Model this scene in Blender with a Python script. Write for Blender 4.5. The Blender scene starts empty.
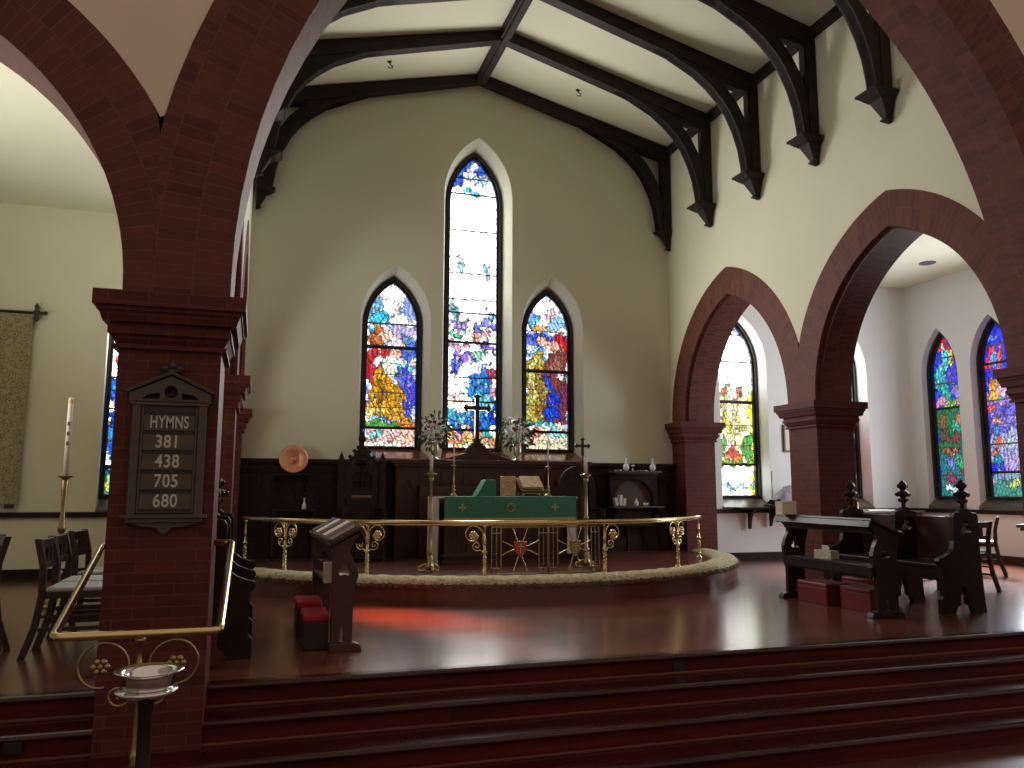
import bpy, bmesh, math, random
from mathutils import Vector, Matrix
from mathutils.geometry import delaunay_2d_cdt
random.seed(7)
C = bpy.context.scene.collection
PI = math.pi
sin, cos, rad = math.sin, math.cos, math.radians

def lin(r, g, b):
    f = lambda c: (c/255/12.92) if c/255 <= .04045 else ((c/255+.055)/1.055)**2.4
    return (f(r), f(g), f(b), 1)

# ------------------------------------------------------------------ materials
def mat(name, col, rough=.5, metal=0., spec=.5, coat=0., noise=None, bump=None, emit=None, mix=.0):
    m = bpy.data.materials.new(name); m.use_nodes = True
    nt = m.node_tree; b = nt.nodes['Principled BSDF']
    b.inputs['Base Color'].default_value = tuple(col[:3])+(1,)
    b.inputs['Roughness'].default_value = rough
    b.inputs['Metallic'].default_value = metal
    b.inputs['Specular IOR Level'].default_value = spec
    b.inputs['Coat Weight'].default_value = coat
    b.inputs['Coat Roughness'].default_value = .12
    tc = nt.nodes.new('ShaderNodeTexCoord')
    if noise:   # (scale xyz, second colour, low, high)
        sc, c2, lo, hi = noise
        mp = nt.nodes.new('ShaderNodeMapping'); mp.inputs['Scale'].default_value = sc
        n = nt.nodes.new('ShaderNodeTexNoise'); n.inputs['Scale'].default_value = 1; n.inputs['Detail'].default_value = 5
        r = nt.nodes.new('ShaderNodeValToRGB')
        r.color_ramp.elements[0].position = lo; r.color_ramp.elements[1].position = hi
        r.color_ramp.elements[0].color = tuple(col[:3])+(1,); r.color_ramp.elements[1].color = tuple(c2[:3])+(1,)
        nt.links.new(tc.outputs['Object'], mp.inputs[0]); nt.links.new(mp.outputs[0], n.inputs[0])
        nt.links.new(n.outputs[0], r.inputs[0]); nt.links.new(r.outputs[0], b.inputs['Base Color'])
    if bump:
        sc, st, di = bump
        n = nt.nodes.new('ShaderNodeTexNoise'); n.inputs['Scale'].default_value = sc; n.inputs['Detail'].default_value = 4
        bp = nt.nodes.new('ShaderNodeBump'); bp.inputs['Strength'].default_value = st; bp.inputs['Distance'].default_value = di
        nt.links.new(tc.outputs['Object'], n.inputs[0]); nt.links.new(n.outputs[0], bp.inputs['Height'])
        nt.links.new(bp.outputs[0], b.inputs['Normal'])
    return m

def brick_mat(name, c1, c2, mortar, rough=.6, w=.21, h=.063):
    m = bpy.data.materials.new(name); m.use_nodes = True
    nt = m.node_tree; b = nt.nodes['Principled BSDF']
    b.inputs['Roughness'].default_value = rough; b.inputs['Specular IOR Level'].default_value = .22
    uv = nt.nodes.new('ShaderNodeUVMap'); uv.uv_map = 'UVMap'
    t = nt.nodes.new('ShaderNodeTexBrick')
    t.inputs['Color1'].default_value = c1; t.inputs['Color2'].default_value = c2; t.inputs['Mortar'].default_value = mortar
    t.inputs['Scale'].default_value = 1; t.inputs['Mortar Size'].default_value = .0045
    t.inputs['Brick Width'].default_value = w; t.inputs['Row Height'].default_value = h
    t.inputs['Mortar Smooth'].default_value = .2
    n = nt.nodes.new('ShaderNodeTexNoise'); n.inputs['Scale'].default_value = 9; n.inputs['Detail'].default_value = 3
    mx = nt.nodes.new('ShaderNodeMixRGB'); mx.blend_type = 'MULTIPLY'; mx.inputs[0].default_value = .45
    nt.links.new(uv.outputs[0], t.inputs[0]); nt.links.new(uv.outputs[0], n.inputs[0])
    nt.links.new(t.outputs['Color'], mx.inputs[1]); nt.links.new(n.outputs['Fac'], mx.inputs[2])
    g = nt.nodes.new('ShaderNodeMixRGB'); g.blend_type = 'MULTIPLY'; g.inputs[0].default_value = 1
    g.inputs[2].default_value = (1.3, 1.3, 1.3, 1)
    nt.links.new(mx.outputs[0], g.inputs[1]); nt.links.new(g.outputs[0], b.inputs['Base Color'])
    bp = nt.nodes.new('ShaderNodeBump'); bp.inputs['Strength'].default_value = .5; bp.inputs['Distance'].default_value = .006
    inv = nt.nodes.new('ShaderNodeMath'); inv.operation = 'SUBTRACT'; inv.inputs[0].default_value = 1
    nt.links.new(t.outputs['Fac'], inv.inputs[1]); nt.links.new(inv.outputs[0], bp.inputs['Height'])
    nt.links.new(bp.outputs[0], b.inputs['Normal'])
    return m

def board_mat(name, c1, c2, rough, coat, w=1.9, h=.075, swap=False, spec=.5):
    m = bpy.data.materials.new(name); m.use_nodes = True
    nt = m.node_tree; b = nt.nodes['Principled BSDF']
    b.inputs['Roughness'].default_value = rough; b.inputs['Coat Weight'].default_value = coat
    b.inputs['Coat Roughness'].default_value = .18; b.inputs['Specular IOR Level'].default_value = spec
    tc = nt.nodes.new('ShaderNodeTexCoord')
    t = nt.nodes.new('ShaderNodeTexBrick')
    t.inputs['Color1'].default_value = c1; t.inputs['Color2'].default_value = c2
    t.inputs['Mortar'].default_value = tuple(v*.35 for v in c2[:3])+(1,)
    t.inputs['Scale'].default_value = 1; t.inputs['Mortar Size'].default_value = .0015
    t.inputs['Brick Width'].default_value = w; t.inputs['Row Height'].default_value = h
    nt.links.new(tc.outputs['Object'], t.inputs[0])
    mp = nt.nodes.new('ShaderNodeMapping'); mp.inputs['Scale'].default_value = (1.1, 22, 22)
    n = nt.nodes.new('ShaderNodeTexNoise'); n.inputs['Scale'].default_value = 1; n.inputs['Detail'].default_value = 6
    nt.links.new(tc.outputs['Object'], mp.inputs[0]); nt.links.new(mp.outputs[0], n.inputs[0])
    mx = nt.nodes.new('ShaderNodeMixRGB'); mx.blend_type = 'MULTIPLY'; mx.inputs[0].default_value = .6
    r = nt.nodes.new('ShaderNodeValToRGB'); r.color_ramp.elements[0].position = .3; r.color_ramp.elements[1].position = .65
    r.color_ramp.elements[0].color = (.30, .30, .30, 1); r.color_ramp.elements[1].color = (1.35, 1.35, 1.35, 1)
    nt.links.new(n.outputs['Fac'], r.inputs[0]); nt.links.new(t.outputs['Color'], mx.inputs[1]); nt.links.new(r.outputs[0], mx.inputs[2])
    nt.links.new(mx.outputs[0], b.inputs['Base Color'])
    bp = nt.nodes.new('ShaderNodeBump'); bp.inputs['Strength'].default_value = .12; bp.inputs['Distance'].default_value = .004
    nt.links.new(n.outputs['Fac'], bp.inputs['Height']); nt.links.new(bp.outputs[0], b.inputs['Normal'])
    return m

PLASTER = mat('cream_plaster', (.74, .72, .57), .85, noise=((.8, .8, .8), (.78, .76, .61), .35, .7), bump=(60, .08, .003))
NAVEPL = mat('nave_plaster', (.82, .68, .58), .9, noise=((1, 1, 1), (.85, .71, .61), .35, .7), bump=(120, .2, .004))
AISLEP = mat('aisle_plaster', (.73, .74, .74), .85, noise=((.8, .8, .8), (.77, .78, .78), .35, .7), bump=(60, .08, .003))
CEIL = mat('ceiling_plaster', (.78, .76, .60), .85)
BRICK = brick_mat('red_brick', (.120, .029, .019, 1), (.084, .020, .013, 1), (.115, .045, .032, 1))
BRICKR = brick_mat('radial_brick', (.150, .047, .031, 1), (.098, .030, .020, 1), (.14, .065, .045, 1), w=.066, h=.215)
TRUSS = mat('dark_truss_wood', (.020, .015, .011), .6, spec=.2, noise=((3, 3, 9), (.034, .024, .017), .4, .7))
DARK = mat('dark_oak', (.013, .006, .0045), .42, spec=.22, coat=.05, noise=((5, 5, 14), (.026, .012, .008), .35, .7), bump=(40, .1, .002))
REDWOOD = mat('red_oak', (.045, .013, .009), .4, spec=.3, coat=.08, noise=((5, 14, 5), (.065, .020, .013), .35, .7))
CHAIRW = mat('chair_wood', (.035, .016, .011), .38, spec=.3, coat=.1, noise=((5, 5, 14), (.065, .032, .02), .35, .7))
FLOOR = board_mat('mahogany_boards', (.19, .060, .032, 1), (.090, .028, .015, 1), .21, .25, h=.06, spec=.4)
STEP = board_mat('mahogany_step_boards', (.050, .007, .005, 1), (.036, .005, .004, 1), .18, .05, w=2.4, h=.3, spec=.35)
SHOE = mat('shoe_moulding_wood', (.13, .035, .022), .4)
RISER = board_mat('mahogany_risers', (.095, .014, .009, 1), (.070, .010, .007, 1), .5, 0, w=2.4, h=.3, spec=.15)
PLAT = mat('platform_wood', (.11, .035, .024), .28, coat=.3, noise=((2, 40, 2), (.15, .045, .03), .35, .7))
NAVEF = mat('nave_floor', (.10, .04, .03), .3)
BRASS = mat('polished_brass', (.62, .49, .25), .2, metal=1)
BRASSD = mat('aged_brass', (.36, .27, .14), .32, metal=1)
BRONZE = mat('dark_bronze', (.05, .035, .025), .4, metal=.6)
COPPER = mat('copper', (.78, .38, .24), .38, metal=.85)
SILVER = mat('silver', (.75, .73, .72), .16, metal=1)
LEAD = mat('window_frame_dark', (.018, .014, .013), .45)
GREEN = mat('green_brocade', (.035, .17, .10), .7, noise=((60, 60, 60), (.05, .23, .14), .4, .6), bump=(90, .3, .003))
GOLDT = mat('gold_thread', (.55, .42, .18), .5, metal=.3)
LINEN = mat('white_linen', (.62, .58, .52), .85)
REDF = mat('red_fabric', (.42, .02, .03), .75, bump=(80, .2, .003))
REDS = mat('kneeler_vinyl', (.16, .010, .012), .5)
WHITE = mat('white_wax', (.80, .74, .62), .5)
PAPER = mat('paper', (.72, .66, .52), .8)
COVER = mat('book_cover', (.12, .05, .06), .6)
SEATP = mat('seat_reflection_grey', (.50, .52, .50), .6)  # pale grey puts the light reflected off the chair seats into colour
GLASSY = mat('clear_glass', (.75, .78, .78), .08, spec=.8)
CREAMC = mat('cream_needlepoint', (.60, .52, .36), .9, noise=((26, 26, 26), (.38, .33, .20), .45, .62), bump=(30, .8, .02))
FRINGE = mat('brown_fringe', (.13, .10, .06), .95)
BOARDW = mat('hymn_board_wood', (.075, .048, .036), .45, noise=((6, 6, 20), (.10, .066, .05), .35, .7))
BOARDL = mat('hymn_slat_wood', (.055, .036, .028), .5)
BLACK = mat('black_plastic', (.008, .008, .008), .4)
SILL = mat('sill_wood', (.10, .075, .055), .3, coat=.3)
GILT = mat('gilt_cover', (.62, .46, .27), .38, metal=.7, noise=((70, 70, 70), (.30, .20, .12), .45, .6), bump=(80, .6, .006))
LEAF = mat('leaf_green', (.03, .075, .03), .6)
LILY = mat('lily_white', (.72, .74, .72), .6)
ROSE = mat('rose_red', (.17, .015, .02), .6)
SHIELD = mat('shield_enamel', (.40, .07, .03), .4, metal=.4)
TISSUE = mat('tissue_box_card', (.42, .36, .28), .8, noise=((50, 50, 50), (.62, .56, .46), .45, .6))
VIOLET = mat('lavender_cloth', (.28, .25, .32), .85, noise=((14, 14, 14), (.38, .35, .42), .4, .6))
FIXTURE = mat('fixture_grey', (.10, .10, .10), .4)

def tapestry_mat():
    m = bpy.data.materials.new('tapestry_weave'); m.use_nodes = True
    nt = m.node_tree; b = nt.nodes['Principled BSDF']; b.inputs['Roughness'].default_value = .95
    tc = nt.nodes.new('ShaderNodeTexCoord')
    mp = nt.nodes.new('ShaderNodeMapping'); mp.inputs['Scale'].default_value = (1, 1, 1)
    w1 = nt.nodes.new('ShaderNodeTexVoronoi'); w1.inputs['Scale'].default_value = 13; w1.inputs['Randomness'].default_value = .75
    w2 = nt.nodes.new('ShaderNodeTexVoronoi'); w2.inputs['Scale'].default_value = 42; w2.inputs['Randomness'].default_value = 1
    r1 = nt.nodes.new('ShaderNodeValToRGB'); e = r1.color_ramp.elements
    e[0].position = .10; e[0].color = (.14, .06, .04, 1); e[1].position = .22; e[1].color = (.40, .36, .24, 1)
    x = r1.color_ramp.elements.new(.42); x.color = (.36, .31, .18, 1)
    x = r1.color_ramp.elements.new(.5); x.color = (.20, .18, .11, 1)
    x = r1.color_ramp.elements.new(.62); x.color = (.38, .33, .2, 1)
    r2 = nt.nodes.new('ShaderNodeValToRGB'); r2.color_ramp.elements[0].color = (.35, .35, .35, 1)
    r2.color_ramp.elements[0].position = .1; r2.color_ramp.elements[1].position = .4
    mx = nt.nodes.new('ShaderNodeMixRGB'); mx.blend_type = 'MULTIPLY'; mx.inputs[0].default_value = .8
    nt.links.new(tc.outputs['Object'], mp.inputs[0])
    nt.links.new(mp.outputs[0], w1.inputs[0]); nt.links.new(mp.outputs[0], w2.inputs[0])
    nt.links.new(w1.outputs['Distance'], r1.inputs[0]); nt.links.new(w2.outputs['Distance'], r2.inputs[0])
    nt.links.new(r1.outputs[0], mx.inputs[1]); nt.links.new(r2.outputs[0], mx.inputs[2])
    nt.links.new(mx.outputs[0], b.inputs['Base Color'])
    return m
TAPEST = tapestry_mat()

def glass_mat():
    m = bpy.data.materials.new('stained_glass'); m.use_nodes = True
    nt = m.node_tree; b = nt.nodes['Principled BSDF']
    a = nt.nodes.new('ShaderNodeAttribute'); a.attribute_name = 'Glass'
    b.inputs['Base Color'].default_value = (.02, .02, .02, 1); b.inputs['Roughness'].default_value = .25
    nt.links.new(a.outputs['Color'], b.inputs['Emission Color']); b.inputs['Emission Strength'].default_value = 1
    m.cycles.emission_sampling = 'FRONT_BACK'
    return m
GLASS = glass_mat()

# ------------------------------------------------------------------ builders
def uvbox(bm):
    uv = bm.loops.layers.uv.get('UVMap') or bm.loops.layers.uv.new('UVMap')
    for f in bm.faces:
        n = f.normal
        ax = max(range(3), key=lambda i: abs(n[i]))
        for l in f.loops:
            c = l.vert.co
            l[uv].uv = ((c.y, c.z), (c.x, c.z), (c.x, c.y))[ax]

class B:
    """collects shapes that will become ONE mesh object"""
    def __init__(s): s.bm = bmesh.new(); s.uv = False
    def _v(s, pts): return [s.bm.verts.new(p) for p in pts]
    def face(s, vs):
        try: return s.bm.faces.new(vs)
        except ValueError: return None
    def box(s, x0, x1, y0, y1, z0, z1, M=None):
        p = [(x, y, z) for x in (x0, x1) for y in (y0, y1) for z in (z0, z1)]
        if M: p = [M @ Vector(q) for q in p]
        v = s._v(p)
        for q in ((0, 1, 3, 2), (4, 6, 7, 5), (0, 4, 5, 1), (2, 3, 7, 6), (0, 2, 6, 4), (1, 5, 7, 3)): s.face([v[i] for i in q])
        return s
    def frustum(s, c, a0, b0, z0, a1, b1, z1):
        p = [(c[0]+i*a0, c[1]+j*b0, z0) for i, j in ((-1, -1), (1, -1), (1, 1), (-1, 1))]
        p += [(c[0]+i*a1, c[1]+j*b1, z1) for i, j in ((-1, -1), (1, -1), (1, 1), (-1, 1))]
        v = s._v(p); s.face(v[3::-1]); s.face(v[4:])
        for i in range(4): j = (i+1) % 4; s.face([v[i], v[j], v[4+j], v[4+i]])
        return s
    def prism(s, pts, fn, d0, d1, holes=(), holes1=None, pts1=None):
        """2D outline (with holes) swept from depth d0 to d1; fn(u,v,d)->xyz; *1 = outline at d1"""
        holes = [list(h) for h in holes]; holes1 = holes1 or holes; pts1 = pts1 or pts
        rings = []
        for d, P, H in ((d0, pts, holes), (d1, pts1, holes1)):
            loops = [list(P)]+[list(h) for h in H]
            flat = [Vector(q) for L in loops for q in L]; edges = []; k = 0; idx = []
            for L in loops:
                n = len(L); edges += [(k+i, k+(i+1) % n) for i in range(n)]; idx.append(list(range(k, k+n))); k += n
            vs, es, fs, ov, oe, of = delaunay_2d_cdt(flat, edges, [], 1, 1e-6)
            bv = [s.bm.verts.new(fn(q.x, q.y, d)) for q in vs]
            mp = {}
            for i, o in enumerate(ov):
                for j in o: mp[j] = bv[i]
            for f in fs:
                c = sum((vs[i] for i in f), Vector((0, 0)))/len(f)
                if any(inside(c, h) for h in H): continue
                if not inside(c, P): continue
                s.face([bv[i] for i in f])
            rings.append([[mp[i] for i in L] for L in idx])
        for L0, L1 in zip(*rings):
            n = len(L0)
            for i in range(n):
                j = (i+1) % n
                q = [L0[i], L0[j], L1[j], L1[i]]
                if len(set(q)) == 4: s.face(q)
        return s
    def tube(s, pts, r, n=8, closed=False, cap=True, flat=None):
        pts = [Vector(p) for p in pts]; m = len(pts); rings = []
        R = r if hasattr(r, '__len__') else [r]*m
        up = None
        for i, p in enumerate(pts):
            if closed: t = pts[(i+1) % m]-pts[i-1]
            else: t = pts[min(i+1, m-1)]-pts[max(i-1, 0)]
            if t.length < 1e-9: t = Vector((0, 0, 1))
            t.normalize()
            if up is None:
                up = Vector((0, 0, 1)) if abs(t.z) < .9 else Vector((1, 0, 0))
            a = t.cross(up)
            if a.length < 1e-6: a = t.cross(Vector((0, 1, 0)))
            a.normalize(); b = a.cross(t).normalized(); up = b
            rings.append(s._v([p+(a*cos(2*PI*k/n)+b*sin(2*PI*k/n)*(flat or 1))*R[i] for k in range(n)]))
        for i in range(m if closed else m-1):
            A, Bq = rings[i], rings[(i+1) % m]
            for k in range(n): s.face([A[k], A[(k+1) % n], Bq[(k+1) % n], Bq[k]])
        if cap and not closed: s.face(rings[0][::-1]); s.face(rings[-1])
        return s
    def lathe(s, prof, c=(0, 0, 0), n=20, sy=1.):
        c = Vector(c); rings = []
        for r, z in prof:
            if r < 1e-5: rings.append([s.bm.verts.new(c+Vector((0, 0, z)))])
            else: rings.append(s._v([c+Vector((r*cos(2*PI*k/n), sy*r*sin(2*PI*k/n), z)) for k in range(n)]))
        for A, D in zip(rings, rings[1:]):
            for k in range(n):
                j = (k+1) % n
                if len(A) == 1 and len(D) == 1: continue
                if len(A) == 1: s.face([A[0], D[k], D[j]])
                elif len(D) == 1: s.face([A[k], A[j], D[0]])
                else: s.face([A[k], A[j], D[j], D[k]])
        for R_ in (rings[0], rings[-1]):
            if len(R_) > 2: s.face(R_)
        return s
    def ball(s, c, r, sc=(1, 1, 1), n=10):
        g = bmesh.ops.create_uvsphere(s.bm, u_segments=n, v_segments=max(5, n//2+1), radius=r)
        for v in g['verts']: v.co = Vector((v.co.x*sc[0]+c[0], v.co.y*sc[1]+c[1], v.co.z*sc[2]+c[2]))
        return s

def inside(p, poly):
    x, y = p[0], p[1]; r = False; n = len(poly); j = n-1
    for i in range(n):
        xi, yi = poly[i][0], poly[i][1]; xj, yj = poly[j][0], poly[j][1]
        if (yi > y) != (yj > y) and x < (xj-xi)*(y-yi)/(yj-yi)+xi: r = not r
        j = i
    return r

def obj(name, b, m, parent=None, bevel=0, smooth=False, uv=True):
    bm = b.bm
    bmesh.ops.remove_doubles(bm, verts=bm.verts, dist=1e-5)
    bmesh.ops.recalc_face_normals(bm, faces=bm.faces)
    bm.normal_update()
    if uv and not b.uv: uvbox(bm)
    me = bpy.data.meshes.new(name)
    o_origin = Vector((0, 0, 0))
    bm.to_mesh(me); bm.free(); me.materials.append(m)
    o = bpy.data.objects.new(name, me); C.objects.link(o)
    if parent is not None: o.parent = parent
    if smooth:
        for p in me.polygons: p.use_smooth = True
    if bevel:
        mod = o.modifiers.new('Bevel', 'BEVEL'); mod.width = bevel; mod.segments = 2; mod.limit_method = 'ANGLE'; mod.angle_limit = rad(40)
    return o

def tag(o, label, cat, group=None, kind=None):
    o['label'] = label
    if cat: o['category'] = cat
    if group: o['group'] = group
    if kind: o['kind'] = kind
    return o
def thing(name, label, cat, loc=(0, 0, 0), rz=0, group=None, kind=None):
    o = bpy.data.objects.new(name, None); C.objects.link(o); o.empty_display_size = .1
    o.location = loc; o.rotation_euler = (0, 0, rz)
    return tag(o, label, cat, group, kind)
def dup(root, loc, rz=None, label=None, group=None):
    def cp(o, par):
        c = o.copy(); C.objects.link(c)
        if par is not None: c.parent = par; c.matrix_parent_inverse = o.matrix_parent_inverse.copy()
        for ch in [q for q in KIDS.get(o.name, ())]: cp(ch, c)
        return c
    build_kids()
    r = cp(root, None); r.location = loc
    if rz is not None: r.rotation_euler = (0, 0, rz)
    if label: r['label'] = label
    if group: r['group'] = group
    return r
KIDS = {}
def build_kids():
    KIDS.clear()
    for o in C.objects:
        if o.parent: KIDS.setdefault(o.parent.name, []).append(o)

XZ = lambda u, v, d: (u, d, v)
YZ = lambda u, v, d: (d, u, v)
XY = lambda u, v, d: (u, v, d)
def circle(cx, cy, r, n=24, a0=0): return [(cx+r*cos(a0+2*PI*i/n), cy+r*sin(a0+2*PI*i/n)) for i in range(n)]
def arc(cx, cy, r, a0, a1, n=12): return [(cx+r*cos(rad(a0+(a1-a0)*i/n)), cy+r*sin(rad(a0+(a1-a0)*i/n))) for i in range(n+1)]
def lancet(c, hw, z0, zs, za, n=12, zb=None):
    """pointed arch outline, counter-clockwise from bottom right"""
    rise = za-zs; R = (hw*hw+rise*rise)/(2*hw); a = math.asin(min(1, rise/R))
    if R < hw: a = PI-a
    right = [(c+hw-R+R*cos(a*i/n), zs+R*sin(a*i/n)) for i in range(n+1)]
    left = [(2*c-x, z) for x, z in right[:-1]][::-1]
    return [(c+hw, z0)]+right+left+[(c-hw, z0)]
def trefoil(cx, cz, r):
    pts = []
    for k, a in enumerate((90, 210, 330)):
        x, z = cx+r*.62*cos(rad(a)), cz+r*.62*sin(rad(a))
        pts += arc(x, z, r*.52, a-110, a+110, 7)
    return pts

# ------------------------------------------------------------------ camera
def cam():
    yaw, pitch, roll = rad(17.451), rad(7.588), rad(.146)
    f = Vector((sin(yaw)*cos(pitch), cos(yaw)*cos(pitch), sin(pitch)))
    r = Vector((cos(yaw), -sin(yaw), 0)); u = r.cross(f)
    r2 = cos(roll)*r+sin(roll)*u; u2 = -sin(roll)*r+cos(roll)*u
    M = Matrix((r2, u2, -f)).transposed().to_4x4(); M.translation = Vector((0, 0, 1.15))
    c = bpy.data.cameras.new('camera'); c.sensor_width = 36; c.sensor_fit = 'HORIZONTAL'; c.lens = 803.7/1024*36
    c.clip_start = .05; c.clip_end = 100
    o = bpy.data.objects.new('camera', c); C.objects.link(o); o.matrix_world = M
    bpy.context.scene.camera = o
cam()

# ------------------------------------------------------------------ main dimensions
XL, XR, XM = -.235, 6.6, 3.2          # chancel side wall planes, centre
XLo, XRo = -.79, 7.15                 # outer faces of the arcades
YE = 12.05                            # east wall
XA0, XA1 = -4.3, 11.63                # outer aisle walls
ZA = 5.0                              # aisle ceilings
ZF = -.56                             # nave floor
def roofz(x): return 7.07+.24*(3.4-abs(x-XM))

# ------------------------------------------------------------------ floors and steps
b = B()
b.prism([(5.33, -.6), (5.33, 0), (12.05, 0), (12.05, -.6)], YZ, XA0, XA1)
S = tag(obj('floor', b, FLOOR), 'polished reddish mahogany board floor of the chancel', 'floor', kind='structure')
b = B().box(-6, 14, -6, 5.4, ZF-.1, ZF)
tag(obj('floor', b, NAVEF), 'lower nave floor at the foot of the chancel steps', 'floor', kind='structure')
ny = [5.30, 5.03, 4.73, 4.46]
for k in range(4):
    t = B(); z = -.14*k
    yb = 5.40 if k == 0 else ny[k-1]+.03
    t.box(XA0, XA1, ny[k], yb+.02, z-.044, z+.001)
    r = B().box(XA0, XA1, ny[k]+.025, yb+.02, ZF, z-.044)
    e = thing('chancel_step', ['topmost of the wide dark red wooden chancel steps', 'second wooden chancel step from the top',
              'third wooden chancel step from the top', 'lowest wooden chancel step, above the nave floor'][k], 'step', (0, 0, 0), kind='structure')
    obj('tread', t, STEP, e, bevel=.02); obj('riser', r, RISER, e)
    if k < 3: obj('shoe_moulding', B().box(XA0, XA1, ny[k]+.008, ny[k]+.026, z-.141, z-.122), SHOE, e, bevel=.005)

# ------------------------------------------------------------------ east wall with window openings
def win_holes(w):  # front outline (room side), back outline
    return lancet(w['c'], w['ho'], w['zo'], w['so'], w['ao']), lancet(w['c2'], w['hi'], w['zi'], w['si'], w['ai'])
W = dict(
    left=dict(c=1.93, c2=1.93, ho=.54, zo=1.62, so=3.74, ao=4.61, hi=.46, zi=1.80, si=3.72, ai=4.50, d=.42),
    mid=dict(c=3.22, c2=3.235, ho=.568, zo=1.62, so=5.86, ao=6.86, hi=.47, zi=1.80, si=5.85, ai=6.74, d=.42),
    right=dict(c=4.48, c2=4.52, ho=.53, zo=1.62, so=3.76, ao=4.66, hi=.44, zi=1.80, si=3.74, ai=4.50, d=.42),
    aisle=dict(c=8.02, c2=8.04, ho=.48, zo=.88, so=3.35, ao=4.25, hi=.45, zi=1.06, si=3.36, ai=4.24, d=.36),
    aisle2=dict(c=10.17, c2=10.2, ho=.48, zo=.88, so=3.35, ao=4.25, hi=.45, zi=1.06, si=3.36, ai=4.24, d=.36),
    naisle=dict(c=-1.57, c2=-1.59, ho=.48, zo=.88, so=3.35, ao=4.2, hi=.50, zi=1.06, si=3.36, ai=4.16, d=.36),
)
HH = {k: win_holes(w) for k, w in W.items()}
for out, ks, m_, lab in (
    ([(XLo+.2, -.6), (XRo-.2, -.6), (XRo-.2, roofz(XRo-.2)+.1), (XM, roofz(XM)+.1), (XLo+.2, roofz(XLo+.2)+.1)], ('left', 'mid', 'right'), PLASTER, 'tall beige plaster east wall pierced by three pointed windows'),
    ([(XA0-.3, -.6), (XLo+.2, -.6), (XLo+.2, 5.3), (XA0-.3, 5.3)], ('naisle',), PLASTER, 'plaster east wall of the left aisle behind the paschal candle'),
    ([(XRo-.2, -.6), (XA1+.4, -.6), (XA1+.4, 5.3), (XRo-.2, 5.3)], ('aisle', 'aisle2'), AISLEP, 'pale plaster east wall of the right aisle')):
    b = B().prism(out, XZ, YE, YE+.42, [HH[k][0] for k in ks], [HH[k][1] for k in ks])
    tag(obj('wall_east', b, m_), lab, 'wall', kind='structure')
WS = dict(a=dict(c=11.36, c2=11.40, ho=.40, zo=.90, so=3.25, ao=4.10, hi=.36, zi=1.05, si=3.25, ai=4.06, d=.22),
          b=dict(c=10.27, c2=10.30, ho=.42, zo=.90, so=3.27, ao=4.13, hi=.37, zi=1.05, si=3.27, ai=4.09, d=.22),
          c=dict(c=9.18, c2=9.21, ho=.42, zo=.90, so=3.27, ao=4.13, hi=.37, zi=1.05, si=3.27, ai=4.09, d=.22))
out = [(3.0, -.6), (YE, -.6), (YE, 5.3), (3.0, 5.3)]
H0, H1 = zip(*[win_holes(w) for w in WS.values()])
b = B().prism(out, YZ, XA1, XA1+.22, H0, H1)
tag(obj('wall_south', b, AISLEP), 'cream outer wall of the right aisle with pointed windows', 'wall', kind='structure')
b = B().box(XA0-.3, XA0, -2, YE, -.6, 5.3)
tag(obj('wall_north', b, PLASTER), 'cream outer wall of the left aisle', 'wall', kind='structure')

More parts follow.
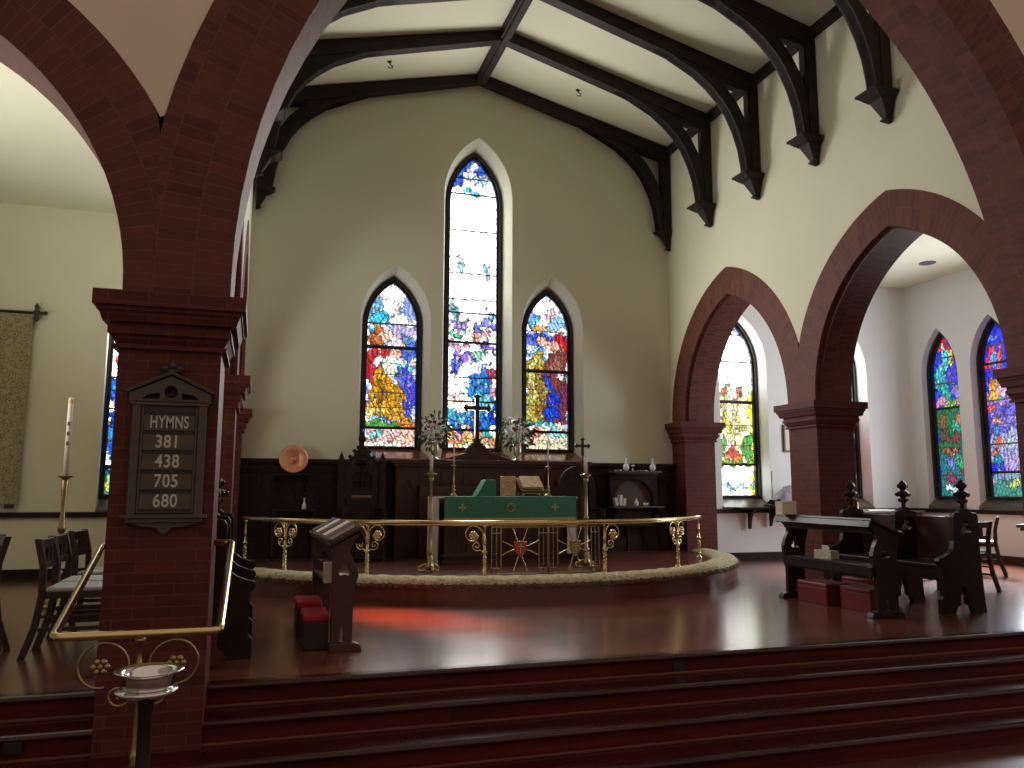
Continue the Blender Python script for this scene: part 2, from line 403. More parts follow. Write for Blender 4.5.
# ------------------------------------------------------------------ stained glass
def sg(w, n, shapes, bg, bars=(), thick=(), fn=XZ, depth=0, cell=.029, boost=8., seed=1, half=None, lead=.0042):
    """window glass: a fine grid of coloured cells; shapes = [(kind,..., colour)] painted in order in (u,v)"""
    rnd = random.Random(seed)
    c, hw, z0, zs, za = w['c2'], w['hi']-.062, w['zi']+.02, w['si'], w['ai']-.07
    ol = lancet(c, hw, z0, zs, za, 16)
    g = .0145
    nx = int(2*hw/g)+1; nz = int((za-z0)/g)+1
    seeds = {}; z1big = za > 5
    bigs = {}
    def big_at(i, j):
        if (i, j) not in bigs: bigs[(i, j)] = ((i+rnd.random())*.115, (j+rnd.random())*.15)
        return bigs[(i, j)]
    def seed_at(i, j):
        k = (i, j)
        if k not in seeds:
            sx = (i+rnd.random())*cell; sz = (j+rnd.random()*1.0)*cell*1.25
            u = (sx-hw)/hw; v = sz/(za-z0)
            u += .10*sin(sz*9+seed)+.05*sin(sz*23+sx*17); v += .10*cell/.06*sin(sx*21+seed*2)*.12
            uu = u+rnd.uniform(-.03, .03); vv = v+rnd.uniform(-.008, .008)
            col = bg(uu, vv); sid = -1; qn = 0
            for sh in shapes:
                if sh[0] == 'e':
                    _, cx, cy, rx, ry, cc = sh; qn += 1
                    if ((uu-cx)/rx)**2+((vv-cy)/ry)**2 < 1: col = cc; sid = qn
                else:
                    _, poly, cc = sh
                    if inside((uu, vv), poly): col = cc; sid = qn
                qn += 1
            k2 = rnd.uniform(.68, 1.2) if max(col)-min(col) > 85 else rnd.uniform(.86, 1.06)
            if sid >= 0 and max(col)-min(col) > 85 and rnd.random() < .14: col = tuple(c_*.55+q_*.45 for c_, q_ in zip(col, rnd.choice([(235, 215, 180), (150, 120, 220), (90, 190, 225), (225, 150, 110)])))
            hshift = [rnd.uniform(.88, 1.12) for _ in range(3)]
            r_, g_, b_ = [min(255, x*k2*h) for x, h in zip(col, hshift)] if min(col) < 225 else [min(255, x*rnd.uniform(.93, 1.04)) for x in col]
            L = lin(r_, g_, b_)
            m = min(L[:3]); s_ = 1.0+boost*max(0, m-.50)**1.6*2
            
            seeds[k] = (sx, sz, (L[0]*s_, L[1]*s_, L[2]*s_), sid)
        return seeds[k]
    verts = []; faces = []; cols = []
    vid = {}
    def V(i, j):
        if (i, j) not in vid:
            vid[(i, j)] = len(verts); verts.append(fn(c-hw+i*g, z0+j*g, depth))
        return vid[(i, j)]
    for j in range(nz):
        z = (j+.5)*g
        for i in range(nx):
            x = (i+.5)*g
            if not inside((c-hw+x, z0+z), ol): continue
            ci, cj = int(x/cell), int(z/(cell*1.25))
            best = []
            for di in (-1, 0, 1):
                for dj in (-1, 0, 1):
                    s_ = seed_at(ci+di, cj+dj); best.append((math.hypot(s_[0]-x, (s_[1]-z)*.8), s_[2], s_[3]))
            best.sort(key=lambda q: q[0])
            col = best[0][1]
            fold = .80+.30*sin(x*95+2.5*sin(z*17+seed)+z*22)+.12*sin(x*210+z*60)
            if best[0][2] >= 0 and max(col) < 2.2: col = tuple(q*fold for q in col)
            dd2 = best[1][0]-best[0][0]
            if best[0][2] != best[1][2] and dd2 < .011: col = tuple(q*.22 for q in col)
            elif dd2 < lead*1.3: col = tuple(q*.80 for q in col)
            bi, bj = int(x/.115), int(z/.15)
            bb = sorted(math.hypot(q[0]-x, (q[1]-z)*.8) for q in (big_at(bi+di, bj+dj) for di in (-1, 0, 1) for dj in (-1, 0, 1)))
            if bb[1]-bb[0] < (.014 if z1big else .0085): col = tuple(min(q*.25, .55) for q in col)
            vv = z/(za-z0)
            for t in bars:
                if abs(vv-t)*(za-z0) < .010: col = (.03, .03, .03)
            for t in thick:
                if abs(vv-t)*(za-z0) < .022: col = (.005, .005, .005)
            faces.append((V(i, j), V(i+1, j), V(i+1, j+1), V(i, j+1))); cols.append(col)
    me = bpy.data.meshes.new('glass_pane'); me.from_pydata(verts, [], faces)
    at = me.attributes.new('Glass', 'FLOAT_COLOR', 'FACE')
    for k, q in enumerate(cols): at.data[k].color = (*q, 1)
    me.materials.append(GLASS)
    o = bpy.data.objects.new('glass_pane', me); C.objects.link(o)
    root = tag(thing('window_%d' % n, w['label'], 'window', kind='structure'), w['label'], 'window', kind='structure')
    o.parent = root
    d = depth; dd = .012
    sgn = -1
    # frame: two stepped rings
    f = B()
    o1 = lancet(c, w['hi']+.02, w['zi']-.02, w['si'], w['ai']+.03, 16); i1 = lancet(c, hw-.012, z0+.012, zs, za-.02, 16)
    f.prism(o1, fn, d-.05, d+.02, [i1])
    o2 = lancet(c, w['hi']-.002, w['zi'], w['si'], w['ai']-.003, 16); i2 = lancet(c, w['hi']-.04, w['zi']+.03, w['si'], w['ai']-.045, 16)
    f.prism(o2, fn, d-.10, d-.05, [i2])
    obj('window_frame', f, LEAD, root)
    f = B()
    for t in thick:
        zz = z0+t*(za-z0)
        p = [fn(c-hw+.01, zz, d-.012), fn(c+hw-.01, zz, d-.012)]
        f.tube(p, .016, 6)
    if z1big:
        for t in bars: f.tube([fn(c-hw+.01, z0+t*(za-z0), d-.012), fn(c+hw-.01, z0+t*(za-z0), d-.012)], .010, 6)
    if thick: obj('saddle_bar', f, LEAD, root)
    # sloping sill board
    s = B()
    if fn is XZ:
        s.prism([(YE-.03, w['zo']-.05), (YE-.03, w['zo']+.012), (YE+w['d']-.02, w['zi']+.012), (YE+w['d']-.02, w['zi']-.05)], YZ, w['c']-w['ho']+.005, w['c']+w['ho']-.005)
    else:
        s.prism([(XA1-.03, w['zo']-.05), (XA1-.03, w['zo']+.012), (XA1+w['d']-.02, w['zi']+.012), (XA1+w['d']-.02, w['zi']-.05)], lambda u, v, dd_: (u, dd_, v), w['c']-w['ho']+.005, w['c']+w['ho']-.005)
    obj('window_sill', s, w.get('sill', SILL), root)
    return root

def crop(x0, x1, y0, y1):   # picture-plan of a window (0..): returns converter of plan coords to (u,v)
    return lambda x, y: (2*(x-x0)/(x1-x0)-1, (y1-y)/(y1-y0))
def E_(cv, x, y, rx, ry, col, X, Y):
    u, v = cv(x, y); return ('e', u, v, rx*2/X, ry/Y, col)
def painter(x0, x1, y0, y1):
    cv = crop(x0, x1, y0, y1)
    e = lambda x, y, rx, ry, col: E_(cv, x, y, rx, ry, col, x1-x0, y1-y0)
    p = lambda pts, col: ('p', [cv(*q) for q in pts], col)
    return e, p
WHT = (250, 250, 250)
# left lancet
e, p = painter(50, 252, 65, 790)
shp = [e(160, 110, 55, 45, (235, 240, 250)), e(85, 190, 35, 60, (120, 190, 235)), e(215, 190, 40, 60, (150, 170, 235)), e(130, 180, 30, 40, WHT),
       e(105, 225, 40, 30, (60, 190, 225)), e(190, 230, 40, 25, (235, 240, 250)), e(190, 285, 60, 30, (190, 175, 225)), e(215, 320, 35, 22, (90, 150, 225)),
       e(80, 320, 30, 35, (200, 110, 60)), e(104, 285, 22, 25, (190, 110, 30)), e(112, 315, 16, 22, (250, 200, 180)), e(140, 300, 18, 24, (245, 205, 190)),
       e(220, 370, 38, 45, (70, 110, 220)), e(72, 430, 26, 95, (190, 20, 35)), e(122, 375, 20, 28, (205, 25, 35)), e(160, 388, 26, 28, (250, 190, 160)),
       e(150, 440, 34, 50, (225, 240, 215)), e(215, 470, 36, 50, (130, 210, 225)), e(222, 560, 30, 130, (70, 70, 215)), e(190, 520, 16, 70, (90, 110, 225)),
       p([(105, 440), (125, 430), (150, 500), (205, 570), (210, 640), (185, 665), (60, 655), (58, 560), (85, 480)], (205, 150, 20)),
       p([(60, 600), (120, 560), (170, 640), (70, 660)], (235, 190, 60)),
       e(110, 560, 16, 60, (150, 100, 10)), e(80, 640, 40, 18, (240, 215, 120)), e(190, 660, 50, 14, (215, 150, 40)), e(120, 690, 90, 16, (80, 160, 60)),
       e(215, 690, 40, 16, (220, 130, 50)), p([(50, 705), (252, 705), (252, 790), (50, 790)], (250, 205, 185)), e(90, 735, 30, 14, (120, 215, 230)), e(170, 740, 50, 10, (245, 190, 190)),
       p([(50, 765), (252, 765), (252, 790), (50, 790)], (250, 240, 215))]
W['left']['label'] = 'stained glass window left of the altar with red and golden robed figures'
W['mid']['label'] = 'tallest stained glass window, mostly white, behind the altar cross'
W['right']['label'] = 'stained glass window right of the altar with brown and blue robes'
W['aisle']['label'] = 'very bright yellow and green window seen through the first right arch'
W['aisle2']['label'] = 'aisle window half hidden behind the middle brick pier, red glass low down'
W['naisle']['label'] = 'blue window half hidden behind the hymn board pier'
WS['a']['label'] = 'deep blue and green window nearest the right aisle corner'
WS['b']['label'] = 'violet and orange window behind the right edge capital'
WS['c']['label'] = 'violet window hidden behind the right edge pier'
RSILL = mat('polished_red_sill', (.22, .09, .055), .16, coat=.6)
for k in ('left', 'mid', 'right'): W[k]['sill'] = RSILL
def bg_sky(u, v):
    q = sin(u*5+v*31)+sin(u*3.1-v*53+2)+.8*sin(v*97+u*9)
    return (70, 130, 225) if q < -1.3 else (150, 170, 235) if q < -.5 else (120, 205, 225) if q < 0 else (240, 242, 250) if q < .8 else (215, 190, 225) if q < 1.5 else (240, 215, 190)
sg(W['left'], 1, shp, bg_sky, bars=(.745, .435, .325, .235), thick=(.115, .60), depth=YE+.42, seed=3, boost=3)
# middle window : plan 40..310 wide, apex 60 (top crop) ... use one tall plan: y 0..1650
e, p = painter(0, 230, 0, 1290)
shp = [p([(0, 0), (230, 0), (230, 60), (200, 110), (150, 70), (115, 20), (80, 70), (30, 150), (0, 150)], (40, 90, 225)), e(115, 90, 45, 30, (200, 215, 250)),
       e(60, 105, 30, 22, (50, 80, 225)), e(175, 95, 25, 26, (170, 205, 225)), e(100, 160, 30, 12, (90, 190, 235)),
       e(60, 480, 12, 40, (170, 210, 225)), e(180, 520, 10, 40, (150, 195, 215)), e(30, 700, 14, 40, (140, 190, 210)), e(200, 700, 24, 18, (130, 180, 215)),
       e(50, 760, 50, 22, (170, 150, 205)), e(170, 755, 60, 20, (120, 130, 215)), e(40, 805, 40, 18, (110, 200, 170)), e(150, 800, 60, 20, (225, 170, 160)),
       e(60, 850, 55, 20, (215, 160, 190)), e(190, 850, 40, 24, (130, 110, 205)), e(70, 900, 60, 26, (120, 120, 215)), e(150, 885, 45, 18, (150, 215, 190)), e(30, 950, 30, 34, (80, 90, 215)), e(120, 945, 50, 22, (235, 230, 250)),
       e(80, 1000, 70, 34, (235, 240, 250)), e(150, 950, 18, 22, (205, 220, 245)), e(200, 960, 24, 34, (190, 60, 90)), e(222, 1030, 14, 60, (220, 120, 150)),
       p([(108, 1010), (125, 960), (180, 965), (212, 1010), (225, 1180), (95, 1180)], (30, 130, 220)), e(150, 1080, 18, 70, (60, 190, 230)), e(185, 1120, 18, 60, (110, 200, 235)), e(205, 1150, 25, 40, (25, 60, 200)),
       e(50, 1075, 50, 34, (250, 245, 220)), e(40, 1150, 70, 26, (60, 170, 225)), e(120, 1190, 110, 24, (20, 110, 215)), e(80, 1170, 50, 10, (150, 215, 235)),
       p([(0, 1218), (230, 1218), (230, 1290), (0, 1290)], (250, 170, 110)), e(60, 1240, 24, 16, (245, 190, 190)), e(185, 1240, 20, 16, (70, 200, 190)), p([(0, 1268), (230, 1268), (230, 1290), (0, 1290)], (250, 235, 160))]
def bg_mid(u, v): return (252, 253, 255)
sg(W['mid'], 2, shp, bg_mid, bars=(.925, .87, .59, .50, .455, .155, .235, .74), thick=(.06, .355), depth=YE+.42, seed=5, boost=5, cell=.05)
e, p = painter(42, 215, 75, 790)
shp = [e(120, 140, 60, 50, (240, 240, 250)), e(75, 200, 24, 26, (110, 190, 235)), e(170, 210, 34, 34, (150, 200, 235)), e(105, 235, 35, 18, (215, 170, 90)), e(140, 160, 20, 26, (230, 190, 200)),
       p([(42, 262), (215, 262), (215, 300), (42, 330)], (50, 70, 205)), e(60, 305, 26, 30, (90, 120, 230)), e(60, 335, 22, 30, (200, 215, 250)), e(190, 300, 26, 44, (190, 25, 45)), e(115, 300, 22, 26, (240, 190, 160)), e(155, 310, 22, 24, (235, 170, 150)), e(180, 360, 22, 26, (225, 190, 170)),
       p([(48, 380), (95, 330), (125, 400), (120, 660), (42, 660)], (180, 165, 60)), e(75, 470, 14, 120, (215, 205, 120)), e(100, 540, 14, 110, (150, 120, 40)),
       p([(125, 350), (215, 330), (215, 670), (120, 670)], (130, 60, 60)), e(170, 400, 22, 40, (150, 100, 90)), e(195, 450, 14, 30, (215, 215, 235)), e(195, 560, 20, 90, (110, 50, 80)),
       p([(128, 450), (142, 450), (195, 650), (130, 655), (125, 600)], (20, 60, 205)), e(150, 620, 26, 40, (15, 70, 215)), e(100, 672, 60, 12, (90, 200, 190)),
       p([(42, 690), (215, 690), (215, 790), (42, 790)], (235, 215, 190)), e(80, 715, 20, 22, (225, 120, 110)), e(165, 715, 34, 20, (150, 215, 225)), p([(42, 760), (215, 760), (215, 790), (42, 790)], (250, 235, 190))]
sg(W['right'], 3, shp, bg_sky, bars=(.76, .38, .28, .61), thick=(.115, .50), depth=YE+.42, seed=9, boost=3)
e, p = painter(62, 212, 80, 690)
shp = [e(95, 330, 14, 20, (200, 130, 90)), e(160, 325, 14, 20, (210, 120, 100)), e(120, 300, 8, 26, (210, 190, 140)), e(105, 400, 10, 60, (235, 205, 120)), e(150, 400, 12, 60, (240, 220, 150)), e(105, 445, 18, 26, (235, 215, 80)), e(155, 440, 12, 30, (235, 225, 130)),
       e(85, 525, 22, 40, (110, 175, 90)), e(190, 520, 24, 45, (100, 170, 90)), e(135, 535, 20, 30, (220, 70, 50)), e(150, 560, 16, 14, (235, 130, 50)), e(137, 578, 80, 10, (130, 170, 60)), e(110, 560, 10, 14, (215, 150, 90)), e(140, 658, 80, 8, (170, 205, 225)), e(130, 470, 14, 40, (240, 220, 150))]
sg(W['aisle'], 4, shp, lambda u, v: (150, 185, 252) if v > .93 else (250, 252, 250) if v > .60 else (236, 226, 70) if abs(u) > .82 else (248, 244, 190) if v > .19 else (245, 250, 240), bars=(.93, .77, .64, .40, .285), thick=(.535, .175), depth=YE+.36, seed=13, boost=9, cell=.045)
sg(W['aisle2'], 5, [('p', [(-1, .0), (1, 0), (1, .42), (-1, .42)], (205, 30, 45)), ('e', .5, .5, .5, .06, (230, 150, 160)), ('e', .6, .06, .5, .05, (240, 210, 190))], lambda u, v: (245, 250, 252), bars=(.3, .6, .8), thick=(.5,), depth=YE+.36, seed=17, boost=7)
sg(W['naisle'], 6, [('p', [(-1, .0), (1, 0), (1, .55), (-1, .55)], (20, 90, 220)), ('p', [(-1, .0), (1, 0), (1, .12), (-1, .12)], (60, 170, 190)), ('e', -.6, .06, .3, .05, (190, 215, 90)), ('e', -.5, .62, .5, .05, (225, 120, 90)), ('e', -.6, .3, .3, .1, (60, 150, 230))], lambda u, v: (235, 242, 250), bars=(.25, .4, .55, .7), thick=(.13,), depth=YE+.36, seed=19, boost=14)
# two deep coloured windows of the right aisle; u runs towards -y as seen from the room so mirror
e, p = painter(85, 205, 65, 690)
def mir(sh): return [(s[0], -s[1], *s[2:]) if s[0] == 'e' else ('p', [(-x, y) for x, y in s[1]], s[2]) for s in sh]
DB = (35, 60, 215)
shp = [e(125, 105, 30, 30, (200, 30, 50)), e(150, 105, 16, 30, (190, 40, 60)), e(138, 112, 10, 14, (190, 235, 225)), e(140, 160, 22, 36, (90, 205, 220)), e(165, 160, 10, 30, (200, 190, 70)), e(120, 240, 26, 60, (50, 180, 190)), e(130, 290, 24, 40, (40, 160, 150)), e(170, 230, 26, 40, (70, 60, 205)),
       e(175, 290, 20, 26, (130, 110, 215)), e(110, 325, 22, 20, (220, 140, 180)), e(150, 345, 24, 30, (110, 170, 60)), e(190, 340, 12, 30, (225, 150, 150)),
       p([(85, 350), (205, 350), (205, 510), (85, 510)], (30, 110, 70)), e(115, 400, 22, 26, (120, 90, 50)), e(175, 420, 26, 26, (30, 150, 120)), e(115, 460, 26, 26, (80, 70, 60)), e(165, 470, 22, 20, (120, 60, 60)), e(190, 400, 14, 22, (190, 110, 70)),
       p([(85, 510), (205, 510), (205, 700), (85, 700)], (35, 110, 120)), e(140, 515, 40, 12, (150, 80, 60)), e(180, 560, 26, 30, (40, 150, 90)), e(140, 560, 20, 20, (110, 120, 190)), e(190, 600, 16, 26, (170, 50, 70)), e(130, 620, 26, 20, (130, 60, 90)), e(160, 660, 50, 14, (190, 215, 215))]
sg(WS['a'], 7, mir(shp), lambda u, v: DB, bars=(.86, .70, .42, .30, .13), thick=(.545,), fn=YZ, depth=XA1+.22, seed=23, cell=.034, boost=4)
e, p = painter(300, 440, 10, 690)
shp = [e(330, 150, 18, 50, (225, 50, 70)), e(370, 150, 12, 50, (220, 60, 80)), e(350, 160, 14, 40, (70, 150, 225)), e(340, 70, 30, 12, (90, 110, 235)),
       p([(300, 240), (440, 240), (440, 330), (300, 330)], (150, 110, 205)), e(335, 265, 26, 34, (235, 150, 30)), e(365, 280, 20, 24, (220, 190, 225)), e(330, 300, 22, 20, (240, 180, 60)), e(360, 310, 16, 12, (70, 190, 200)),
       p([(300, 330), (440, 330), (440, 440), (300, 440)], (100, 90, 215)), e(325, 345, 20, 16, (230, 70, 70)), e(335, 395, 26, 12, (225, 140, 120)), e(385, 350, 22, 14, (50, 60, 205)), e(400, 400, 26, 26, (130, 120, 225)),
       p([(300, 440), (440, 440), (440, 560), (300, 560)], (150, 160, 215)), e(330, 450, 14, 36, (40, 130, 205)), e(345, 480, 16, 22, (225, 90, 70)), e(400, 470, 26, 40, (170, 180, 205)), e(325, 520, 22, 14, (210, 110, 80)), e(330, 550, 20, 26, (30, 130, 150)),
       p([(300, 590), (440, 590), (440, 700), (300, 700)], (120, 150, 170)), e(390, 560, 40, 34, (170, 150, 215)), e(370, 660, 80, 34, (60, 140, 130)), e(400, 640, 30, 14, (190, 200, 110))]
sg(WS['b'], 8, mir(shp), lambda u, v: (35, 45, 215), bars=(.87, .30, .41, .55, .67), thick=(.765, .14), fn=YZ, depth=XA1+.22, seed=29, cell=.034, boost=4)
sg(WS['c'], 9, mir(shp), lambda u, v: (120, 140, 235), bars=(.87, .30, .41), thick=(.765,), fn=YZ, depth=XA1+.22, seed=31, cell=.07, boost=6)

# ------------------------------------------------------------------ arches (brick rings) and piers
def ring_arch(b, fn, s0, s1, zs, R, t, d0, d1, clampL, clampR, zbase, step=True):
    """brick ring as strips between intrados and extrados for both halves, UV laid radially"""
    uvl = b.bm.loops.layers.uv.get('UVMap') or b.bm.loops.layers.uv.new('UVMap'); b.uv = True
    hs = (s1-s0)/2; mid = (s0+s1)/2; n = 22
    for side in (-1, 1):
        cx = (s0+R) if side < 0 else (s1-R)
        sg_ = -1 if side < 0 else 1
        a_in = math.acos(max(-1, min(1, (R-hs)/R))); a_out = math.acos(max(-1, min(1, (R-hs)/(R+t))))
        cl = clampL if side < 0 else clampR
        rows = [((s0 if side < 0 else s1, zbase), (cl, zbase), 0., zbase-zs)]
        for i in range(n+1):
            ai, ao = a_in*i/n, a_out*i/n
            pi_ = (cx+sg_*R*cos(ai), zs+R*sin(ai)); po = (cx+sg_*(R+t)*cos(ao), zs+(R+t)*sin(ao))
            # clamp to the joint line above the pier
            xo = po[0]
            if side < 0 and xo < cl: po = (cl, pi_[1]+(po[1]-pi_[1])*(cl-pi_[0])/(xo-pi_[0]) if abs(xo-pi_[0]) > 1e-6 else po[1])
            if side > 0 and xo > cl: po = (cl, pi_[1]+(po[1]-pi_[1])*(cl-pi_[0])/(xo-pi_[0]) if abs(xo-pi_[0]) > 1e-6 else po[1])
            rows.append((pi_, po, R*ai, R*ai))
        for (A, Aq, ua, _), (D, Dq, ud, _) in zip(rows, rows[1:]):
            if math.hypot(A[0]-D[0], A[1]-D[1]) < 1e-5: continue
            q = [(A, 0), (D, 0), (Dq, 1), (Aq, 1)]
            U = {0: (ua if ua or ud else A[1]-zs), 1: ud}
            u0 = ua if A is not rows[0][0] else A[1]-zs
            u1 = ud
            ra = math.hypot(Aq[0]-A[0], Aq[1]-A[1]); rd = math.hypot(Dq[0]-D[0], Dq[1]-D[1])
            for d in (d0, d1):
                v = [b.bm.verts.new(fn(*p_, d)) for p_ in (A, D, Dq, Aq)]
                f = b.face(v)
                for l, w_ in zip(f.loops, ((u0, 0), (u1, 0), (u1, rd), (u0, ra))): l[uvl].uv = w_
            for (P, Q, uu, vv) in ((A, D, u0, u1), (Aq, Dq, u0, u1)):
                v = [b.bm.verts.new(fn(*P, d0)), b.bm.verts.new(fn(*Q, d0)), b.bm.verts.new(fn(*Q, d1)), b.bm.verts.new(fn(*P, d1))]
                f = b.face(v)
                for l, w_ in zip(f.loops, ((uu, d0), (vv, d0), (vv, d1), (uu, d1))): l[uvl].uv = w_
def extr(s0, s1, zs, R, t):
    hs = (s1-s0)/2; mid = (s0+s1)/2
    def z(x):
        cx = (s0+R) if x < mid else (s1-R)
        q = (R+t)**2-(x-cx)**2
        return zs+math.sqrt(q) if q > 0 else -9
    return z
def raise_wall(name, label, fn, lo, hi, top, arcs, d0, d1, m, floor_z=2.27, nstep=90):
    pts = []
    for i in range(nstep+1):
        x = lo+(hi-lo)*i/nstep; pts.append((x, max([floor_z]+[a(x) for a in arcs])))
    b = B().prism(pts+[(hi, top(hi) if callable(top) else top)]+([(XM, top(XM))] if callable(top) else [])+[(lo, top(lo) if callable(top) else top)], fn, d0, d1)
    return tag(obj(name, b, m), label, 'wall', kind='structure')

ZC = 2.27
P = [(5.0, 5.56), (8.37, 8.92), (11.62, 12.05)]          # y extents of the three piers on each side
arcsR = [(5.66, 8.37), (8.92, 11.62)]
RA, TA, ZSA = 1.87, .40, 2.30
def arcade(xa, xb, side, labels):
    zf = [extr(a, c_, ZSA, RA, TA) for a, c_ in arcsR]
    pts = []
    raise_wall('wall_'+side, 'plaster wall above the %s arcade of the chancel' % side, YZ, 5.56, 12.05, 7.25, zf, xa+.004, xb-.004, PLASTER, nstep=360)
    for (a, c_), lab in zip(arcsR, labels):
        i = arcsR.index((a, c_))
        b = B(); ring_arch(b, YZ, a, c_, ZSA, RA, TA, xa, xb, (5.3 if i == 0 else 8.645), (8.645 if i == 0 else 12.05), ZC)
        r = tag(obj('brick_arch', b, BRICKR), lab, 'arch', kind='structure')
        # recessed inner order: thin roll of brick along the inner edge
        b = B()
        hs = (c_-a)/2
        pl = []
        for sd in (-1, 1):
            cx = (a+RA) if sd < 0 else (c_-RA); am = math.acos((RA-hs)/RA)
            q = [(cx+sd*(RA-.012)*cos(am*k/20), ZSA+(RA-.012)*sin(am*k/20)) for k in range(21)]
            pl = q if sd < 0 else pl+q[::-1][1:]
        b.tube([(xa+.075 if side == 'right' else xb-.075, y, z) for y, z in [(pl[0][0], ZC)]+pl+[(pl[-1][0], ZC)]], .018, 6)
        obj('inner_order', b, BRICK, r)
arcade(XR, XRo, 'right', ['brick arch of the right arcade nearest the camera, framing the deep blue windows', 'brick arch of the right arcade next to the east wall, framing the bright yellow window'])
arcade(XLo, XL, 'left', ['brick arch of the left arcade behind the hymn board pier', 'brick arch of the left arcade next to the east wall'])

def pier(x0, x1, y0, y1, z0, label, over=.13, plinth=True):
    root = thing('brick_pier', label, 'pier', kind='structure')
    sh = B().box(x0, x1, y0, y1, z0, ZC-.02)
    obj('shaft', sh, BRICK, root)
    c = B(); xm, ym = (x0+x1)/2, (y0+y1)/2; hx, hy = (x1-x0)/2, (y1-y0)/2
    prof = [(over, ZC-.085, ZC), (over-.02, ZC-.11, ZC-.085), (over*.62, ZC-.17, ZC-.11), (over*.35, ZC-.20, ZC-.17), (over*.42, ZC-.235, ZC-.20), (.012, ZC-.29, ZC-.235), (.03, ZC-.315, ZC-.29)]
    for i, (o, za, zb) in enumerate(prof):
        if i in (2, 5):
            o2 = (over-.03) if i == 2 else over*.35
            c.frustum((xm, ym), hx+o, hy+o, za, hx+o2, hy+o2, zb)
        else: c.box(xm-hx-o, xm+hx+o, ym-hy-o, ym+hy+o, za, zb)
    obj('capital', c, BRICK, root)
    return root
pier(XR, XRo, *P[1], 0, 'middle brick pier of the right arcade between its two arches')
pier(XR, XRo, P[2][0], 12.04, 0, 'brick half pier of the right arcade against the east wall')
pier(XLo, XL, *P[1], 0, 'brick pier of the left arcade just behind the hymn board pier')
pier(XLo, XL, P[2][0]+.1, 12.04, 0, 'brick half pier of the left arcade against the east wall')
pier(XLo, XL, *P[0], ZF, 'large dark brick pier with the hymn board at front left')
pier(6.54, 7.15, *P[0], ZF, 'brick pier at the right edge of the photo, carrying the big chancel arch', over=.11)

# chancel arch, left nave arch
CH = (-.2, 6.54, 2.4, 4.22, .53); LA = (-3.81, -.79, 2.3, 1.8, .42)
b = B(); ring_arch(b, XZ, CH[0], CH[1], CH[2], CH[3], CH[4], 5.0, 5.56, -.64, 6.9, ZC)
tag(obj('brick_arch', b, BRICKR), 'huge brick chancel arch framing the altar', 'arch', kind='structure')
b = B(); ring_arch(b, XZ, LA[0], LA[1], LA[2], LA[3], LA[4], 5.0, 5.56, -4.2, -.64, ZC)
tag(obj('brick_arch', b, BRICKR), 'brick arch at the far left opening to the left aisle', 'arch', kind='structure')
RAq = (7.15, 10.2, 2.3, 1.8, .42)
b = B(); ring_arch(b, XZ, *RAq, 5.0, 5.56, 6.9, 10.7, ZC)
tag(obj('brick_arch', b, BRICKR), 'brick arch opening to the right aisle beyond the right edge pier', 'arch', kind='structure')
zf = [extr(*CH), extr(*LA), extr(*RAq)]
pts = []
N = 700
for i in range(N+1):
    x = -5.5+(12-(-5.5))*i/N; pts.append((x, max([1.0 if (x < -3.9 or x > 10.4) else 2.9]+[a(x) for a in zf])))
b = B().prism(pts+[(12, 9.3), (-5.5, 9.3)], XZ, 5.012, 5.55)
tag(obj('wall_west', b, NAVEPL), 'pinkish plaster wall between the nave arches, above the brick rings', 'wall', kind='structure')

# ------------------------------------------------------------------ ceilings
b = B()
b.prism([(XL-.4, roofz(XL-.4)), (XM, roofz(XM)), (XR+.4, roofz(XR+.4)), (XR+.4, roofz(XR+.4)+.15), (XM, roofz(XM)+.15), (XL-.4, roofz(XL-.4)+.15)], XZ, 5.4, 12.2)
tag(obj('ceiling', b, CEIL), 'cream pitched ceiling of the chancel between the dark trusses', 'ceiling', kind='structure')
b = B().box(XA0-.2, XLo+.1, 5.3, YE+.1, ZA, ZA+.15)
tag(obj('ceiling', b, CEIL), 'pale flat ceiling of the left aisle', 'ceiling', kind='structure')
b = B().box(XRo-.1, XA1+.3, 5.3, YE+.1, ZA, ZA+.15)
tag(obj('ceiling', b, CEIL), 'pale flat ceiling of the right aisle with one round light', 'ceiling', kind='structure')

